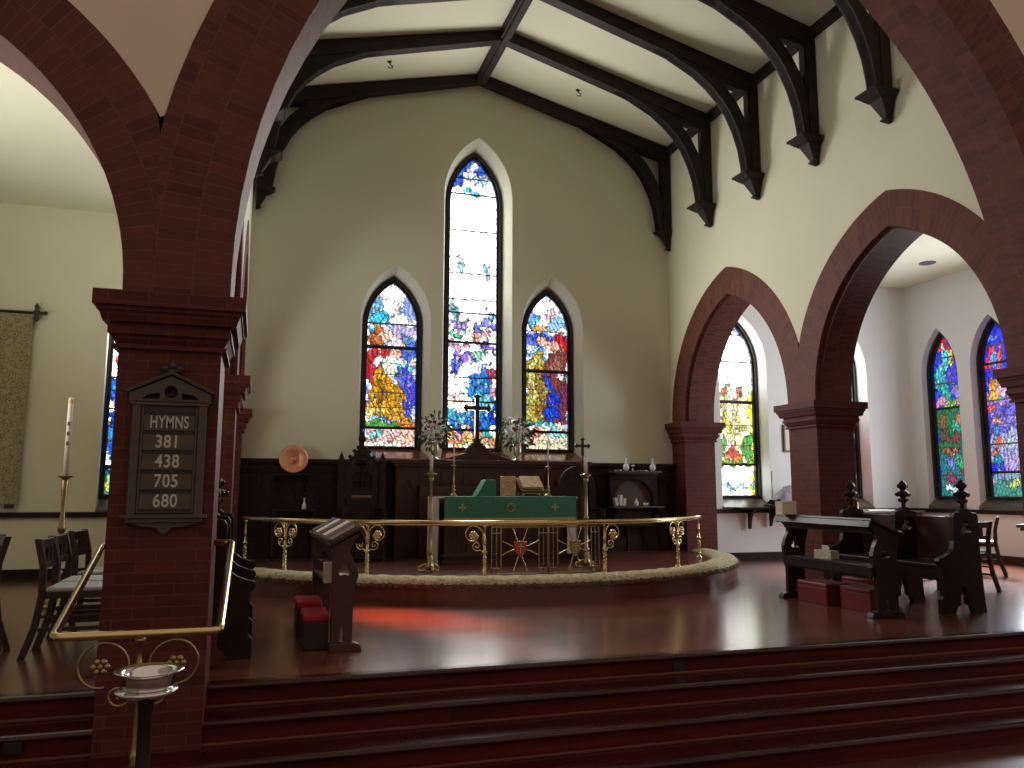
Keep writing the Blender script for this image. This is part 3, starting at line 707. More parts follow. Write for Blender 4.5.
# ------------------------------------------------------------------ roof trusses
TY = [11.95, 10.62, 9.36, 8.11, 6.87, 5.80]
def under(x): return 7.745-.275*(abs(x-XM))
def truss_half(bm_r, sd):
    pass
def build_truss(y, label):
    root = thing('roof_truss', label, 'roof truss', group='dark roof trusses across the chancel')
    wd = .065 if y < 11.5 else .075
    for sd in (1, -1):
        X = lambda x: XM+sd*(x-XM)
        xw = 6.59
        r = B().prism([(X(XM), roofz(XM)-.01), (X(XM), under(XM)), (X(xw), under(xw)), (X(xw), roofz(xw)-.01)], XZ, y-wd, y+wd)
        if y < 11.5: r.prism([(X(XM), under(XM)), (X(XM), under(XM)-.03), (X(5.0), under(5.0)-.03), (X(5.0), under(5.0))], XZ, y-wd-.012, y+wd+.012)
        obj('rafter', r, TRUSS, root)
        low = [(5.0, under(5.0)-(.03 if y < 11.5 else .002)), (5.2, under(5.2)-.035), (5.38, 7.07), (5.62, 6.95), (5.83, 6.79), (6.0, 6.62), (6.12, 6.45), (6.23, 6.22), (6.31, 5.98), (6.35, 5.75), (6.37, 5.56)]
        hole = [(6.44, 6.84), (6.44, 6.12), (6.38, 6.34), (6.29, 6.54), (6.17, 6.72), (6.02, 6.88), (5.92, 6.96), (6.2, 6.90)] if y > 11.5 else [(6.43, 6.80), (6.43, 6.22), (6.36, 6.42), (6.25, 6.62), (6.12, 6.78), (6.05, 6.86), (6.2, 6.84)]
        pts = [(X(a), z) for a, z in low]+[(X(6.46), 5.56), (X(6.46), under(6.46)+.02), (X(5.0), under(5.0)+.02)]
        br = B().prism(pts, XZ, y-wd*.8, y+wd*.8, [[(X(a), z) for a, z in hole]])
        # soffit rib following the curve
        inn = [(a+.045 if i > 4 else a+.01, z+.05) for i, (a, z) in enumerate(low)]
        lo2 = [(X(a), z) for a, z in low]+[(X(a), z) for a, z in inn[::-1]]
        br.prism(lo2, XZ, y-wd-.012, y+wd+.012)
        obj('curved_brace', br, TRUSS, root)
        po = B().box(min(X(6.46), X(6.592)), max(X(6.46), X(6.592)), y-wd, y+wd, 5.56, under(6.5))
        obj('wall_post', po, TRUSS, root)
        c = B(); cx = X(6.47)
        def fr(a0, b0, z0, a1, b1, z1):
            # wall side kept flush
            if y > 11.5: a0, b0, a1, b1 = a0*.8, b0*.6, a1*.8, b1*.6
            w = X(6.592); i0, i1 = w-sd*a0, w-sd*a1
            v = [(w, y-b0, z0), (i0, y-b0, z0), (i0, y+b0, z0), (w, y+b0, z0), (w, y-b1, z1), (i1, y-b1, z1), (i1, y+b1, z1), (w, y+b1, z1)]
            vs = c._v(v)
            for q in ((0, 1, 2, 3), (4, 5, 6, 7), (0, 1, 5, 4), (1, 2, 6, 5), (2, 3, 7, 6), (3, 0, 4, 7)): c.face([vs[k] for k in q])
        fr(.33, .16, 5.545, .33, .16, 5.575); fr(.24, .12, 5.50, .31, .15, 5.545); fr(.22, .11, 5.485, .22, .11, 5.50)
        fr(.07, .035, 5.285, .19, .095, 5.485); fr(.10, .05, 5.262, .10, .05, 5.285); fr(.03, .02, 5.235, .085, .045, 5.262)
        obj('corbel', c, TRUSS, root, bevel=.004)
    return root
tl = ['dark wooden roof truss flat against the east wall', 'second dark roof truss counted from the east wall', 'third dark roof truss counted from the east wall',
      'fourth dark roof truss counted from the east wall', 'fifth truss from the east wall, its corbel near the chancel arch', 'truss hidden just behind the chancel arch']
for y, l in zip(TY[:5], tl): build_truss(y, l)
b = B().box(XM-.075, XM+.075, 5.56, 11.88, 7.715, 7.9).box(XM-.045, XM+.045, 5.56, 11.88, 7.68, 7.715)
tag(obj('ridge_beam', b, TRUSS), 'long dark ridge beam along the top of the ceiling', 'beam', kind='structure')
for n_, x0, x1 in ((1, XR-.075, XR), (2, XL, XL+.075)):
    b = B().box(x0, x1, 5.56, 12.04, 6.93, 7.02).box(x0+.02*(n_ == 2)-.0, x1, 5.56, 12.04, 7.02, 7.075)
    tag(obj('trim_%d' % n_, b, TRUSS, bevel=.006), 'dark wooden wall plate under the %s slope of the ceiling' % ('right', 'left')[n_-1], 'trim', kind='structure')

# ------------------------------------------------------------------ aisle dado rails and baseboards
k = 3
for x0, x1, side in ((XA0, XLo, 'left'), (XRo, XA1, 'right')):
    b = B().box(x0, x1, YE-.045, YE, .79, .86); tag(obj('trim_%d' % k, b, DARK, bevel=.006), 'dark dado rail on the east wall of the %s aisle' % side, 'trim', kind='structure'); k += 1
    b = B().box(x0, x1, YE-.03, YE, 0, .13); tag(obj('baseboard_%s' % side, b, DARK), 'dark baseboard at the foot of the %s aisle east wall' % side, 'baseboard', kind='structure')
b = B().box(XA1-.045, XA1, 5.5, YE-.05, .79, .86); tag(obj('trim_5', b, DARK, bevel=.006), 'dark dado rail along the outer wall of the right aisle', 'trim', kind='structure')
b = B().box(XA1-.03, XA1, 5.5, YE-.04, 0, .13); tag(obj('baseboard_south', b, REDWOOD), 'baseboard along the outer wall of the right aisle', 'baseboard', kind='structure')

# ------------------------------------------------------------------ curved sanctuary platform, cushion
PC = (3.1, 11.9); PR = 3.85
def disc_outline(R, n=60, ylim=12.04, xmin=XL+.01):
    pts = []
    for i in range(n+1):
        a = PI+PI*i/n; x, y = PC[0]+R*cos(a), PC[1]+R*sin(a)
        if x > xmin: pts.append((x, y))
    x0, x1 = pts[0][0], pts[-1][0]
    return [(x0, ylim)]+pts+[(x1, ylim)]
b = B().prism([q for q in disc_outline(PR, ylim=11.61) ], XY, 0, .16).prism(disc_outline(PR+.025, ylim=11.61), XY, .16, .2)
b2 = B().prism([(XL+.01, 11.6), (6.59, 11.6), (6.59, 12.04), (XL+.01, 12.04)], XY, 0, .2)
root = thing('sanctuary_platform', 'curved dark red wooden platform inside the altar rail', 'platform', kind='structure')
obj('step_front', b, PLAT, root); obj('back_strip', b2, PLAT, root)
# kneeling cushion: tufted ring
b = B(); n = 150; ri, ro = 3.5, 3.84
sec = [(ri, .2), (ri+.02, .245), (ri+.10, .262), (ro-.10, .262), (ro-.02, .245), (ro+.015, .215), (ro+.01, .165), (ro-.03, .2)]
rings = []
for i in range(n+1):
    a = PI+.33+(PI-.45)*i/n; w = .006*sin(i*2.1)
    if PC[0]+ro*cos(a) < XL+.03: continue
    rings.append(b._v([(PC[0]+(r_+w)*cos(a), PC[1]+(r_+w)*sin(a), z_+(.006*sin(i*1.7+j) if z_ > .21 else 0)) for j, (r_, z_) in enumerate(sec)]))
for A, D in zip(rings, rings[1:]):
    for j in range(len(sec)): b.face([A[j], A[(j+1) % len(sec)], D[(j+1) % len(sec)], D[j]])
b.face(rings[0]); b.face(rings[-1][::-1])
cu = obj('kneeling_cushion', b, CREAMC, smooth=True)
tag(cu, 'long cream needlepoint cushion following the curve outside the altar rail', 'cushion')
b = B()
for i in range(150):
    a = PI+.36+(PI-.50)*i/150
    if PC[0]+ro*cos(a) < XL+.08: continue
    b.ball((PC[0]+(ro+.022)*cos(a), PC[1]+(ro+.022)*sin(a), .182+.010*sin(i*2.3)), .028+.006*sin(i*1.7), (1, 1, .9), 6)
o = obj('fringe', b, FRINGE, cu, smooth=True); o['kind'] = 'stuff'

# ------------------------------------------------------------------ altar rail
RR = 3.35
def pol(a, r=RR): return (PC[0]+r*cos(a), PC[1]+r*sin(a))
def spiral(c, r0, turns, a0, sgn, n=30, tx=(1, 0), shrink=.82):
    """flat spiral in the vertical plane spanned by tangent tx and z; from outside to inside"""
    out_ = []
    for i in range(n+1):
        t = i/n; a = a0+sgn*turns*2*PI*t; r = r0*(1-shrink*t)
        out_.append((c[0]+tx[0]*r*cos(a), c[1]+tx[1]*r*cos(a), c[2]+r*sin(a)))
    return out_
def ang_of_px(x, y): return math.atan2(y-PC[1], x-PC[0])
rail = thing('altar_rail', 'polished brass altar rail sweeping in a curve before the altar', 'altar rail')
a0, a1 = ang_of_px(-.14, 11.05), ang_of_px(6.17, 10.5)
if a0 < 0: a0 += 2*PI
if a1 < 0: a1 += 2*PI
b = B().tube([(*pol(a0+(a1-a0)*i/70), .80) for i in range(71)], .030, 10)
obj('top_rail', b, BRASS, rail, smooth=True)
posts = [(-.12, 10.95, 0), (.25, 9.93, 2), (1.19, 9.14, 3), (2.4, 8.62, 1), (3.83, 8.63, 1), (5.08, 9.2, 2), (6.14, 10.46, 0)]
for i, (px, py, kind) in enumerate(posts):
    a = ang_of_px(px, py); x, y = pol(a); tx = (-sin(a), cos(a))
    if tx[0] < 0: tx = (-tx[0], -tx[1])
    pr = [(.045, .2), (.045, .215), (.03, .23), (.022, .25), (.030, .265), (.022, .28), (.020, .42), (.024, .43), (.020, .44), (.019, .47), (.034, .485), (.034, .495), (.018, .51), (.014, .60), (.024, .612), (.013, .625), (.012, .74), (.02, .76), (.012, .79)]
    b = B().lathe(pr, (x, y, 0), 12)
    # leafy knobs
    for zz in (.30, .34, .38, .42): b.ball((x+.01, y-.01, zz), .016, n=6); b.ball((x-.012, y-.008, zz+.02), .014, n=6)
    po = obj('post', b, BRASS, rail, smooth=True)
    sides = (1, -1) if kind in (2, 3) else ((1,) if (kind == 1 and i == 4) else ((-1,) if kind == 1 else ()))
    for s in sides:
        t = (tx[0]*s, tx[1]*s)
        b = B()
        c = (x+t[0]*.125, y+t[1]*.125, .675)
        b.tube([(x, y, .50), (x+t[0]*.02, y+t[1]*.02, .60)]+spiral(c, .105, .95, PI*.95, -1, 26, t, .45), [.007]*2+[.0075]*27, 6)
        c2 = (x+t[0]*.085, y+t[1]*.085, .555)
        b.tube([(x, y, .48)]+spiral(c2, .055, 1.4, PI*1.3, 1, 24, t, .85), .007, 6)
        obj('scroll', b, BRASS, rail, smooth=True)
        b = B(); n3 = (t[1], -t[0])
        for q in range(6):
            aa = q*PI/3; b.ball((c[0]+t[0]*.03*cos(aa)+.0, c[1]+t[1]*.03*cos(aa), c[2]-.01+.03*sin(aa)), .022, n=6)
        b.ball((c[0], c[1], c[2]-.01), .024, n=8)
        obj('flower_boss', b, BRASS, rail, smooth=True)
# double gate between the two middle posts
aL, aR = ang_of_px(2.47, 8.6), ang_of_px(3.76, 8.62)
def P3(t, z): return (*pol(aL+(aR-aL)*t), z)
gate = B()
def bar(b_, t0, z0, t1, z1, r=.007):
    b_.tube([P3(t0+(t1-t0)*k/6, z0+(z1-z0)*k/6) for k in range(7)], r, 6)
for g0, g1, nm in ((0, .5, 0), (.5, 1, 1)):
    f = B()
    for t in (g0+.005, g0+.045, g0+.085, g1-.085, g1-.045, g1-.005): bar(f, t, .25, t, .755, .0065 if t not in (g0+.045, g1-.045) else .005)
    for z in (.25, .755): bar(f, g0+.005, z, g1-.005, z, .009)
    for z in (.31, .69): bar(f, g0+.005, z, g0+.085, z, .006); bar(f, g1-.085, z, g1-.005, z, .006)
    for z in (.205,): bar(f, g0, z+.02, g1, z+.02, .012)
    obj('gate_leaf', f, BRASSD, rail, smooth=True)
    tm = (g0+g1)/2; f = B()
    for s in (-1, 1):
        f.tube([P3(tm+s*.055*(1-k/8)**1.0*(1 if True else 0)+s*.01, .75-.20*k/8) for k in range(9)], .006, 6)
        f.tube([P3(tm+s*.055*(k/8)+s*.008, .47-.20*k/8) for k in range(9)], .006, 6)
        for s2 in (-1, 1):
            f.tube([P3(tm+s*(.03+.135*k/8), .53+s2*(.012+.07*(k/8)**1.4)) for k in range(9)], .006, 6)
    obj('gate_rays', f, BRASS, rail, smooth=True)
    ctr = Vector(P3(tm, .53)); nrm = Vector((ctr.x-PC[0], ctr.y-PC[1], 0)).normalized(); tg = Vector((-nrm.y, nrm.x, 0))
    if tg.x < 0: tg = -tg
    sh = [(u_*1.3, v_*1.25) for u_, v_ in [(-.055, .06), (-.03, .052), (0, .062), (.03, .052), (.055, .06), (.052, -.01), (.03, -.055), (0, -.08), (-.03, -.055), (-.052, -.01)]]
    f = B().prism(sh, lambda u, v, d: tuple(ctr+tg*u+Vector((0, 0, v))+nrm*d), 0, .018)
    so = obj('shield', f, SHIELD if nm == 0 else BRASSD, rail, bevel=.004)
    f = B().prism([(-.006, .05), (.006, .05), (.006, -.06), (-.006, -.06)], lambda u, v, d: tuple(ctr+tg*u+Vector((0, 0, v))+nrm*d), .017, .024).prism([(-.04, .01), (.04, .01), (.04, .022), (-.04, .022)], lambda u, v, d: tuple(ctr+tg*u+Vector((0, 0, v))+nrm*d), .017, .024)
    obj('shield_cross', f, BRASS, so)

# ------------------------------------------------------------------ panelling on the east wall
def panelling(x0, x1, label, bays, z1=1.6, m=DARK):
    root = thing('wall_panelling', label, 'panelling', kind='structure')
    b = B().box(x0, x1, YE-.06, YE, .2, z1-.06)
    obj('back_board', b, m, root)
    w = (x1-x0)/bays; holes = []
    for i in range(bays):
        c = x0+w*(i+.5)
        holes.append(lancet(c, w*.36, .42, 1.02, 1.24, 6))
        holes.append(circle(c-w*.26, 1.29, w*.13, 10)); holes.append(circle(c+w*.26, 1.29, w*.13, 10))
    b = B().prism([(x0, .2), (x1, .2), (x1, 1.40), (x0, 1.40)], XZ, YE-.085, YE-.06, holes)
    obj('tracery', b, m, root)
    b = B().box(x0, x1, YE-.11, YE, 1.40, 1.44).box(x0, x1, YE-.075, YE, 1.44, 1.52).box(x0, x1, YE-.10, YE, 1.52, 1.545).box(x0, x1, YE-.14, YE, z1-.055, z1)
    for i in range(bays+1): b.box(max(x0, x0+w*i-.012), min(x1, x0+w*i+.012), YE-.105, YE-.08, .2, 1.40)
    obj('cornice', b, m, root, bevel=.004)
panelling(XL, 2.2, 'black oak gothic panelling left of the altar under the plain wall', 9)
panelling(4.85, 6.59, 'dark oak gothic panelling right of the altar behind the credence', 6)

# reredos / retable behind altar
root = thing('retable', 'dark red wooden retable shelf behind the altar holding cross and flowers', 'retable', (XM+.02, 11.62, .2))
b = B().box(-1.32, 1.62, -.0, .40, 0, 1.30)
obj('case', b, REDWOOD, root)
b = B().box(-1.36, 1.66, -.06, .40, 1.30, 1.34).box(-1.40, 1.70, -.10, .40, 1.34, 1.40)
obj('top_shelf', b, REDWOOD, root, bevel=.006)
b = B()
for i in range(9):
    c = -1.32+2.94*(i+.5)/9
    b.prism([(c-.14, .12), (c+.14, .12), (c+.14, 1.22), (c-.14, 1.22)], lambda u, v, d: (u, d, v), -.02, 0, [lancet(c, .105, .2, .85, 1.12, 6)])
obj('arched_front', b, REDWOOD, root)
b = B().box(-1.0, 1.3, -.2, 0, .0, 1.02)
obj('gradine', b, REDWOOD, root, bevel=.006)

# altar cross with stepped base
root = thing('altar_cross', 'large dark cross on a stepped base silhouetted against the tall window', 'cross', (3.12, 11.68, 1.6))
b = B()
b.prism([(-.55, 0), (.55, 0), (.50, .02), (.16, .12), (-.16, .12), (-.50, .02)], XZ, -.09, .09)
for h, (z0, z1) in zip((.20, .165, .13, .095, .06), ((.12, .155), (.155, .19), (.19, .225), (.225, .26), (.26, .33))): b.box(-h, h, -.05*(h/.155)-.01, .05*(h/.155)+.01, z0, z1)
obj('stepped_base', b, REDWOOD, root, bevel=.003)
zc_ = .79
def arm(L, w):  # budded end
    return [(-w, .0), (-w, L-.06), (-w-.022, L-.055), (-w-.03, L-.03), (-w-.01, L-.018), (-.02, L-.005), (0, L+.012), (.02, L-.005), (w+.01, L-.018), (w+.03, L-.03), (w+.022, L-.055), (w, L-.06), (w, 0)]
pts = []
w = .032
for k_, L in ((0, .21), (1, .21), (3, .21)):
    pass
def rot(p, k_):
    x, z = p
    for _ in range(k_): x, z = z, -x
    return (x, z)
pts = [(w*0-w, -.46)]+[(a_, c_+0) for a_, c_ in []]
pts = [(-w, -.46), (-w, -w)]+[rot(q, 3) for q in arm(.21, w)[1:-1]]+[(-w, w)]+arm(.21, w)[1:-1]+[(w, w)]+[rot(q, 1) for q in arm(.21, w)[1:-1]]+[(w, -w), (w, -.46)]
b = B().prism([(x, z+zc_) for x, z in pts], XZ, -.022, .022)
obj('cross', b, BRONZE, root, bevel=.003)

# ------------------------------------------------------------------ altar
root = thing('altar', 'wooden altar table with carved front under the green frontal', 'altar', (XM+.02, 10.68, .2))
b = B().box(-.95, .95, -.38, .38, .80, .855); obj('tabletop', b, REDWOOD, root, bevel=.006)
b = B().box(-.88, .88, -.30, .32, .06, .80).box(-.92, .92, -.34, .36, 0, .06).box(-.92, .92, -.33, .35, .10, .13)
obj('body', b, REDWOOD, root, bevel=.004)
b = B(); hl = []
for i in range(5): c = -.88+1.76*(i+.5)/5; hl.append(lancet(c, .13, .16, .48, .70, 6))
b.prism([(-.88, .12), (.88, .12), (.88, .78), (-.88, .78)], XZ, -.325, -.30, hl); obj('carved_front', b, REDWOOD, root)
for i in range(5):
    c = -.88+1.76*(i+.5)/5
    obj('mullion', B().box(c-.008, c+.008, -.322, -.305, .16, .64), REDWOOD, root)
# linen hanging at both ends
b = B()
def fall(b_, x, sgn, z0, z1):
    n_ = 16
    A = []; 
    for i in range(n_+1):
        y_ = -.36+.72*i/n_; o_ = .010*sin(i*1.9)+.012
        A.append(((x+sgn*(.012), y_, z1), (x+sgn*(.012+o_), y_, z0+.004*sin(i))))
    for q, r_ in zip(A, A[1:]):
        v = b_._v([q[0], r_[0], r_[1], q[1]]); b_.face(v)
        v2 = b_._v([(p_[0]-sgn*.006, p_[1], p_[2]) for p_ in (q[0], r_[0], r_[1], q[1])]); b_.face(v2)
fall(b, -.95, -1, .02, .875); fall(b, .95, 1, .08, .875)
b.box(-.965, .965, -.385, .385, .855, .866)
cl = tag(obj('altar_linen', b, LINEN), 'white linen altar cloth hanging down both ends of the altar', 'altar cloth'); cl.location = (XM+.02, 10.68, .2)
fr = thing('altar_frontal', 'green brocade frontal band hanging over the altar front edge', 'altar frontal', (XM+.02, 10.68, .2))
b = B().box(-.90, .93, -.40, -.386, .60, .872).box(-.90, .93, -.40, .20, .868, .878); obj('green_band', b, GREEN, fr, bevel=.003)
b = B().box(-.90, .93, -.402, -.384, .578, .60)
for i in range(92): b.box(-.90+i*.02, -.888+i*.02, -.40, -.388, .56, .58)
o = obj('gold_fringe', b, GOLDT, fr)
obj('white_lining', B().box(.80, .93, -.398, -.388, .12, .578), LINEN, fr)  # front end of the altar linen, parented to the frontal
def small_cross(cx, cz, s):
    b_ = B().box(cx-.006, cx+.006, -.408, -.400, cz-s, cz+s).box(cx-s, cx+s, -.408, -.400, cz-.006, cz+.006)
    for dx, dz in ((s, 0), (-s, 0), (0, s), (0, -s)): b_.box(cx+dx-.012, cx+dx+.012, -.407, -.400, cz+dz-.012, cz+dz+.012)
    return b_
obj('gold_cross', small_cross(-.66, .735, .035), GOLDT, fr, ); obj('gold_cross', small_cross(.62, .735, .035), GOLDT, fr)
b = B().tube([(x, -.404, z) for x, z in circle(0, .735, .055, 24)], .005, 5, closed=True)
b.tube([(x, -.405, z) for x, z in circle(0, .735, .072, 3, PI/2)], .004, 5, closed=True).tube([(x, -.405, z) for x, z in circle(0, .735, .040, 16)], .003, 5, closed=True)
obj('gold_emblem', b, GOLDT, fr)

ATZ = 1.08
# veiled chalice (green pyramid)
b = B().prism([(-.16, 0), (.12, 0), (.12, .205), (.10, .225), (-.02, .225)], XZ, -.12, .12)
o = tag(obj('chalice_veil', b, GREEN, bevel=.006), 'green veil covering a chalice on the altar, left of the gilt book', 'chalice veil'); o.location = (2.99, 10.72, ATZ)
# upright gilt book
r_ = thing('gospel_book', 'upright gilt covered book standing in the middle of the altar', 'book', (3.26, 10.55, ATZ), rad(-4))
b = B().box(-.105, .105, -.022, -.014, 0, .27).box(-.105, .105, .014, .022, 0, .27); obj('cover', b, GILT, r_, bevel=.003)
b = B().box(-.098, .10, -.014, .014, .006, .264); obj('page_block', b, PAPER, r_)
b = B().tube([(x, -.025, z) for x, z in circle(0, .14, .05, 20)], .006, 5, closed=True).box(-.09, .09, -.026, -.022, .235, .25).box(-.09, .09, -.026, -.022, .02, .035); obj('ornament', b, BRASS, r_)
# missal stand
r_ = thing('missal_stand', 'low brass missal stand on the altar right of the gilt book', 'book stand', (3.62, 10.62, ATZ+.002), rad(5))
b = B()
for sx in (-.16, .16):
    for sy in (-.08, .1): b.ball((sx, sy, .02), .018, n=8)
b.box(-.18, .18, -.11, .13, .03, .045).box(-.15, .15, .09, .11, .045, .16); obj('base', b, BRASSD, r_)
TM = Matrix.Translation((0, 0, .125)) @ Matrix.Rotation(rad(42), 4, 'X')
b = b if False else B()
b = B().box(-.18, .18, -.11, .18, 0, .012, TM).box(-.18, .18, -.12, -.105, 0, .035, TM)
for i in range(7):
    b.tube([TM @ Vector((x, y_, .016)) for x, y_ in circle(-.14+i*.047, .02+.05*(i % 2), .028, 12)], .005, 4, closed=True)
obj('sloped_rest', b, BRASSD, r_)
r_ = thing('altar_missal', 'closed patterned altar book lying on the missal stand', 'book', (3.62, 10.62, ATZ+.142), rad(5))
TM = Matrix.Rotation(rad(42), 4, 'X')
b = B().box(-.15, .15, -.075, .15, .008, .013, TM).box(-.15, .15, -.075, .15, .042, .047, TM); obj('cover', b, GILT, r_)
b = B().box(-.145, .145, -.07, .145, .013, .042, TM); obj('page_block', b, PAPER, r_)
# slim candlesticks with tapers
for x, z_, lab in ((2.52, 1, 'left'), (3.87, 0, 'right')):
    r_ = thing('altar_candlestick', 'slim brass candlestick on the %s end of the altar' % lab, 'candlestick', (x, 10.62, ATZ), group='pair of slim candlesticks on the altar')
    pr = [(.055, 0), (.055, .008), (.04, .02), (.03, .04), (.012, .055), (.03, .075), (.03, .085), (.011, .10), (.018, .13), (.009, .15), (.008, .36), (.014, .375), (.008, .39), (.035, .405), (.035, .41), (.01, .415), (.012, .43)]
    obj('stem', B().lathe(pr, n=14), BRASSD, r_, smooth=True)
    c_ = thing('taper_candle', 'thin white taper in the %s altar candlestick' % lab, 'candle', (x, 10.62, ATZ+.43), group='thin tapers on the altar')
    obj('wax', B().lathe([(.0095, 0), (.008, .40), (.0, .41)], n=10), WHITE, c_, smooth=True)
    obj('wick', B().tube([(0, 0, .40), (0, 0, .425)], .0018, 5), BLACK, c_)

# flower arrangements
VASE = mat('dull_gilt_vase', (.42, .35, .25), .35, metal=1)
def bouquet(x, y, z, seed, label):
    rnd = random.Random(seed)
    r_ = thing('flower_arrangement', label, 'flowers', (x, y, z), group='flower arrangements on the retable')
    pr = [(.07, 0), (.07, .012), (.03, .03), (.025, .05), (.06, .10), (.07, .16), (.055, .21), (.075, .245), (.07, .25), (.05, .21)]
    obj('vase', B().lathe(pr, n=18), VASE, r_, smooth=True)
    c0 = Vector((0, 0, .42))
    leaf = B(); lily = B(); rose = B()
    for i in range(230):
        d = Vector((rnd.gauss(0, 1), rnd.gauss(0, .8), rnd.gauss(.1, .9))).normalized()
        L = rnd.uniform(.12, .27); p = c0+Vector((d.x*L*.95, d.y*L*.7, d.z*L*.95)); w_ = rnd.uniform(.012, .026); ln = rnd.uniform(.05, .10)
        sd = d.cross(Vector((rnd.random(), rnd.random(), rnd.random()))).normalized()
        tip = p+d*ln+Vector((0, 0, -.02)); m_ = (p+tip)/2+Vector((0, 0, .01))
        v = leaf._v([p, m_+sd*w_, tip, m_-sd*w_, m_+Vector((0, 0, .005))])
        leaf.face([v[0], v[1], v[4]]); leaf.face([v[1], v[2], v[4]]); leaf.face([v[2], v[3], v[4]]); leaf.face([v[3], v[0], v[4]])
    for i in range(16):
        leaf.tube([(0, 0, .2), c0+Vector((rnd.uniform(-.16, .16), rnd.uniform(-.1, .1), rnd.uniform(-.1, .15)))], .003, 4)
    obj('foliage', leaf, LEAF, r_)
    for i in range(34):
        d = Vector((rnd.gauss(0, 1), -abs(rnd.gauss(.3, .7)), rnd.gauss(0, .9))).normalized()
        c = c0+Vector((d.x*.17, d.y*.13, d.z*.17))*rnd.uniform(.75, 1.15)
        u_ = d.cross(Vector((0, 0, 1))).normalized(); v_ = u_.cross(d)
        for k_ in range(6):
            a = k_*PI/3+rnd.random()*.3; e_ = (u_*cos(a)+v_*sin(a)); tp = c+e_*.052+d*.012; s_ = d.cross(e_)
            v = lily._v([c+d*-.01, c+e_*.028+s_*.013+d*.012, tp, c+e_*.028-s_*.013+d*.012]); lily.face(v)
        lily.ball(c+d*.008, .006, n=6)
        obj('lily', lily, LILY, r_); lily = B()
    for i in range(7):
        d = Vector((rnd.gauss(.0, .7), -abs(rnd.gauss(.6, .4)), rnd.gauss(.3, .7))).normalized()
        c = c0+Vector((d.x*.15, d.y*.14, d.z*.16))
        rose.ball(c, .024, (1, 1, .9), 8); rose.ball(c+Vector((.012, -.008, .01)), .024, n=7); rose.ball(c+Vector((-.012, -.01, .004)), .024, n=7)
        obj('rose', rose, ROSE, r_, smooth=True); rose = B()
    if seed == 2:
        for k_ in range(3): rose.ball((.19+.025*k_, -.1, .25-.006*k_), .024, (1.3, 1, .6), 7)
        obj('drooping_bloom', rose, ROSE, r_, smooth=True)
bouquet(2.44, 11.5, 1.6, 1, 'bouquet of white lilies and dark red roses left of the cross')
bouquet(3.70, 11.5, 1.6, 2, 'bouquet of white lilies and red roses right of the cross')

# pavement candlesticks
def pavement(x, y, label):
    r_ = thing('pavement_candlestick', label, 'candlestick', (x, y, .2), group='tall floor candlesticks flanking the altar')
    b = B()
    for a in (0, 2*PI/3, 4*PI/3):
        dx, dy = cos(a+.5), sin(a+.5)
        b.tube([(dx*.03, dy*.03, .10), (dx*.09, dy*.09, .085), (dx*.14, dy*.14, .055), (dx*.135, dy*.135, .02), (dx*.10, dy*.10, .012), (dx*.06, dy*.06, .03)], .012, 6)
    obj('scroll_feet', b, BRASS, r_, smooth=True)
    pr = [(.02, .02), (.055, .05), (.05, .09), (.03, .12), (.042, .15), (.03, .18), (.022, .21), (.038, .225), (.038, .235), (.022, .25), (.021, .60), (.034, .61), (.034, .625), (.022, .64), (.020, 1.06), (.036, 1.075), (.03, 1.10), (.03, 1.12), (.07, 1.15), (.07, 1.157), (.03, 1.16), (.03, 1.175)]
    obj('column', B().lathe(pr, n=16), BRASSD, r_, smooth=True)
    c_ = thing('pillar_candle', 'cream candle on top of the %s' % label.replace('brass ', ''), 'candle', (x, y, 1.375), group='candles on the tall floor candlesticks')
    obj('wax', B().lathe([(.020, 0), (.020, .19), (.017, .197), (0, .19)], n=14), WHITE, c_, smooth=True)
    obj('wick', B().tube([(0, 0, .19), (0, 0, .215)], .002, 5), BLACK, c_)
pavement(1.98, 9.5, 'tall brass floor candlestick left of the altar'); pavement(3.97, 9.5, 'tall brass floor candlestick right of the altar')

# processional cross on the right
r_ = thing('processional_cross', 'small budded cross on a dark staff stand right of the altar', 'cross', (4.325, 10.46, .25))
b = B().lathe([(.105, -.05), (.105, .03), (.06, .06), (.03, .12), (.02, .2), (.016, 1.2), (.03, 1.22), (.016, 1.26), (.03, 1.30), (.012, 1.33), (.012, 1.42)], n=12)
obj('staff', b, BRONZE, r_, smooth=True)
b = B()
pts = [(x*.54, z*.54) for x, z in [(-w, -.24), (-w, -w)]+[rot(q, 3) for q in arm(.21, w)[1:-1]]+[(-w, w)]+arm(.21, w)[1:-1]+[(w, w)]+[rot(q, 1) for q in arm(.21, w)[1:-1]]+[(w, -w), (w, -.24)]]
b.prism([(x, z+1.53) for x, z in pts], XZ, -.012, .012); obj('cross', b, BRONZE, r_)
# tall carved stall behind it (dark seat right of the altar)
r_ = thing('sedilia_chair', 'tall dark pointed chair right of the altar behind the floor candlestick', 'chair', (4.5, 11.0, .2))
b = B().prism(lancet(0, .28, 0, 1.02, 1.32), XZ, .10, .15, [lancet(0, .2, .62, 1.0, 1.2)]).prism(lancet(0, .2, .62, 1.0, 1.2), XZ, .125, .14); obj('backrest', b, DARK, r_, bevel=.004)
obj('seat', B().box(-.28, .28, -.30, .12, .40, .45), DARK, r_, bevel=.006)
for sx in (-.25, .25):
    for sy in (-.27, .09): obj('leg', B().box(sx-.03, sx+.03, sy-.03, sy+.03, 0, .40), DARK, r_)
    obj('arm', B().box(sx-.03, sx+.03, -.30, .12, .66, .70).box(sx-.025, sx+.025, -.28, -.23, .45, .66), DARK, r_, bevel=.004)

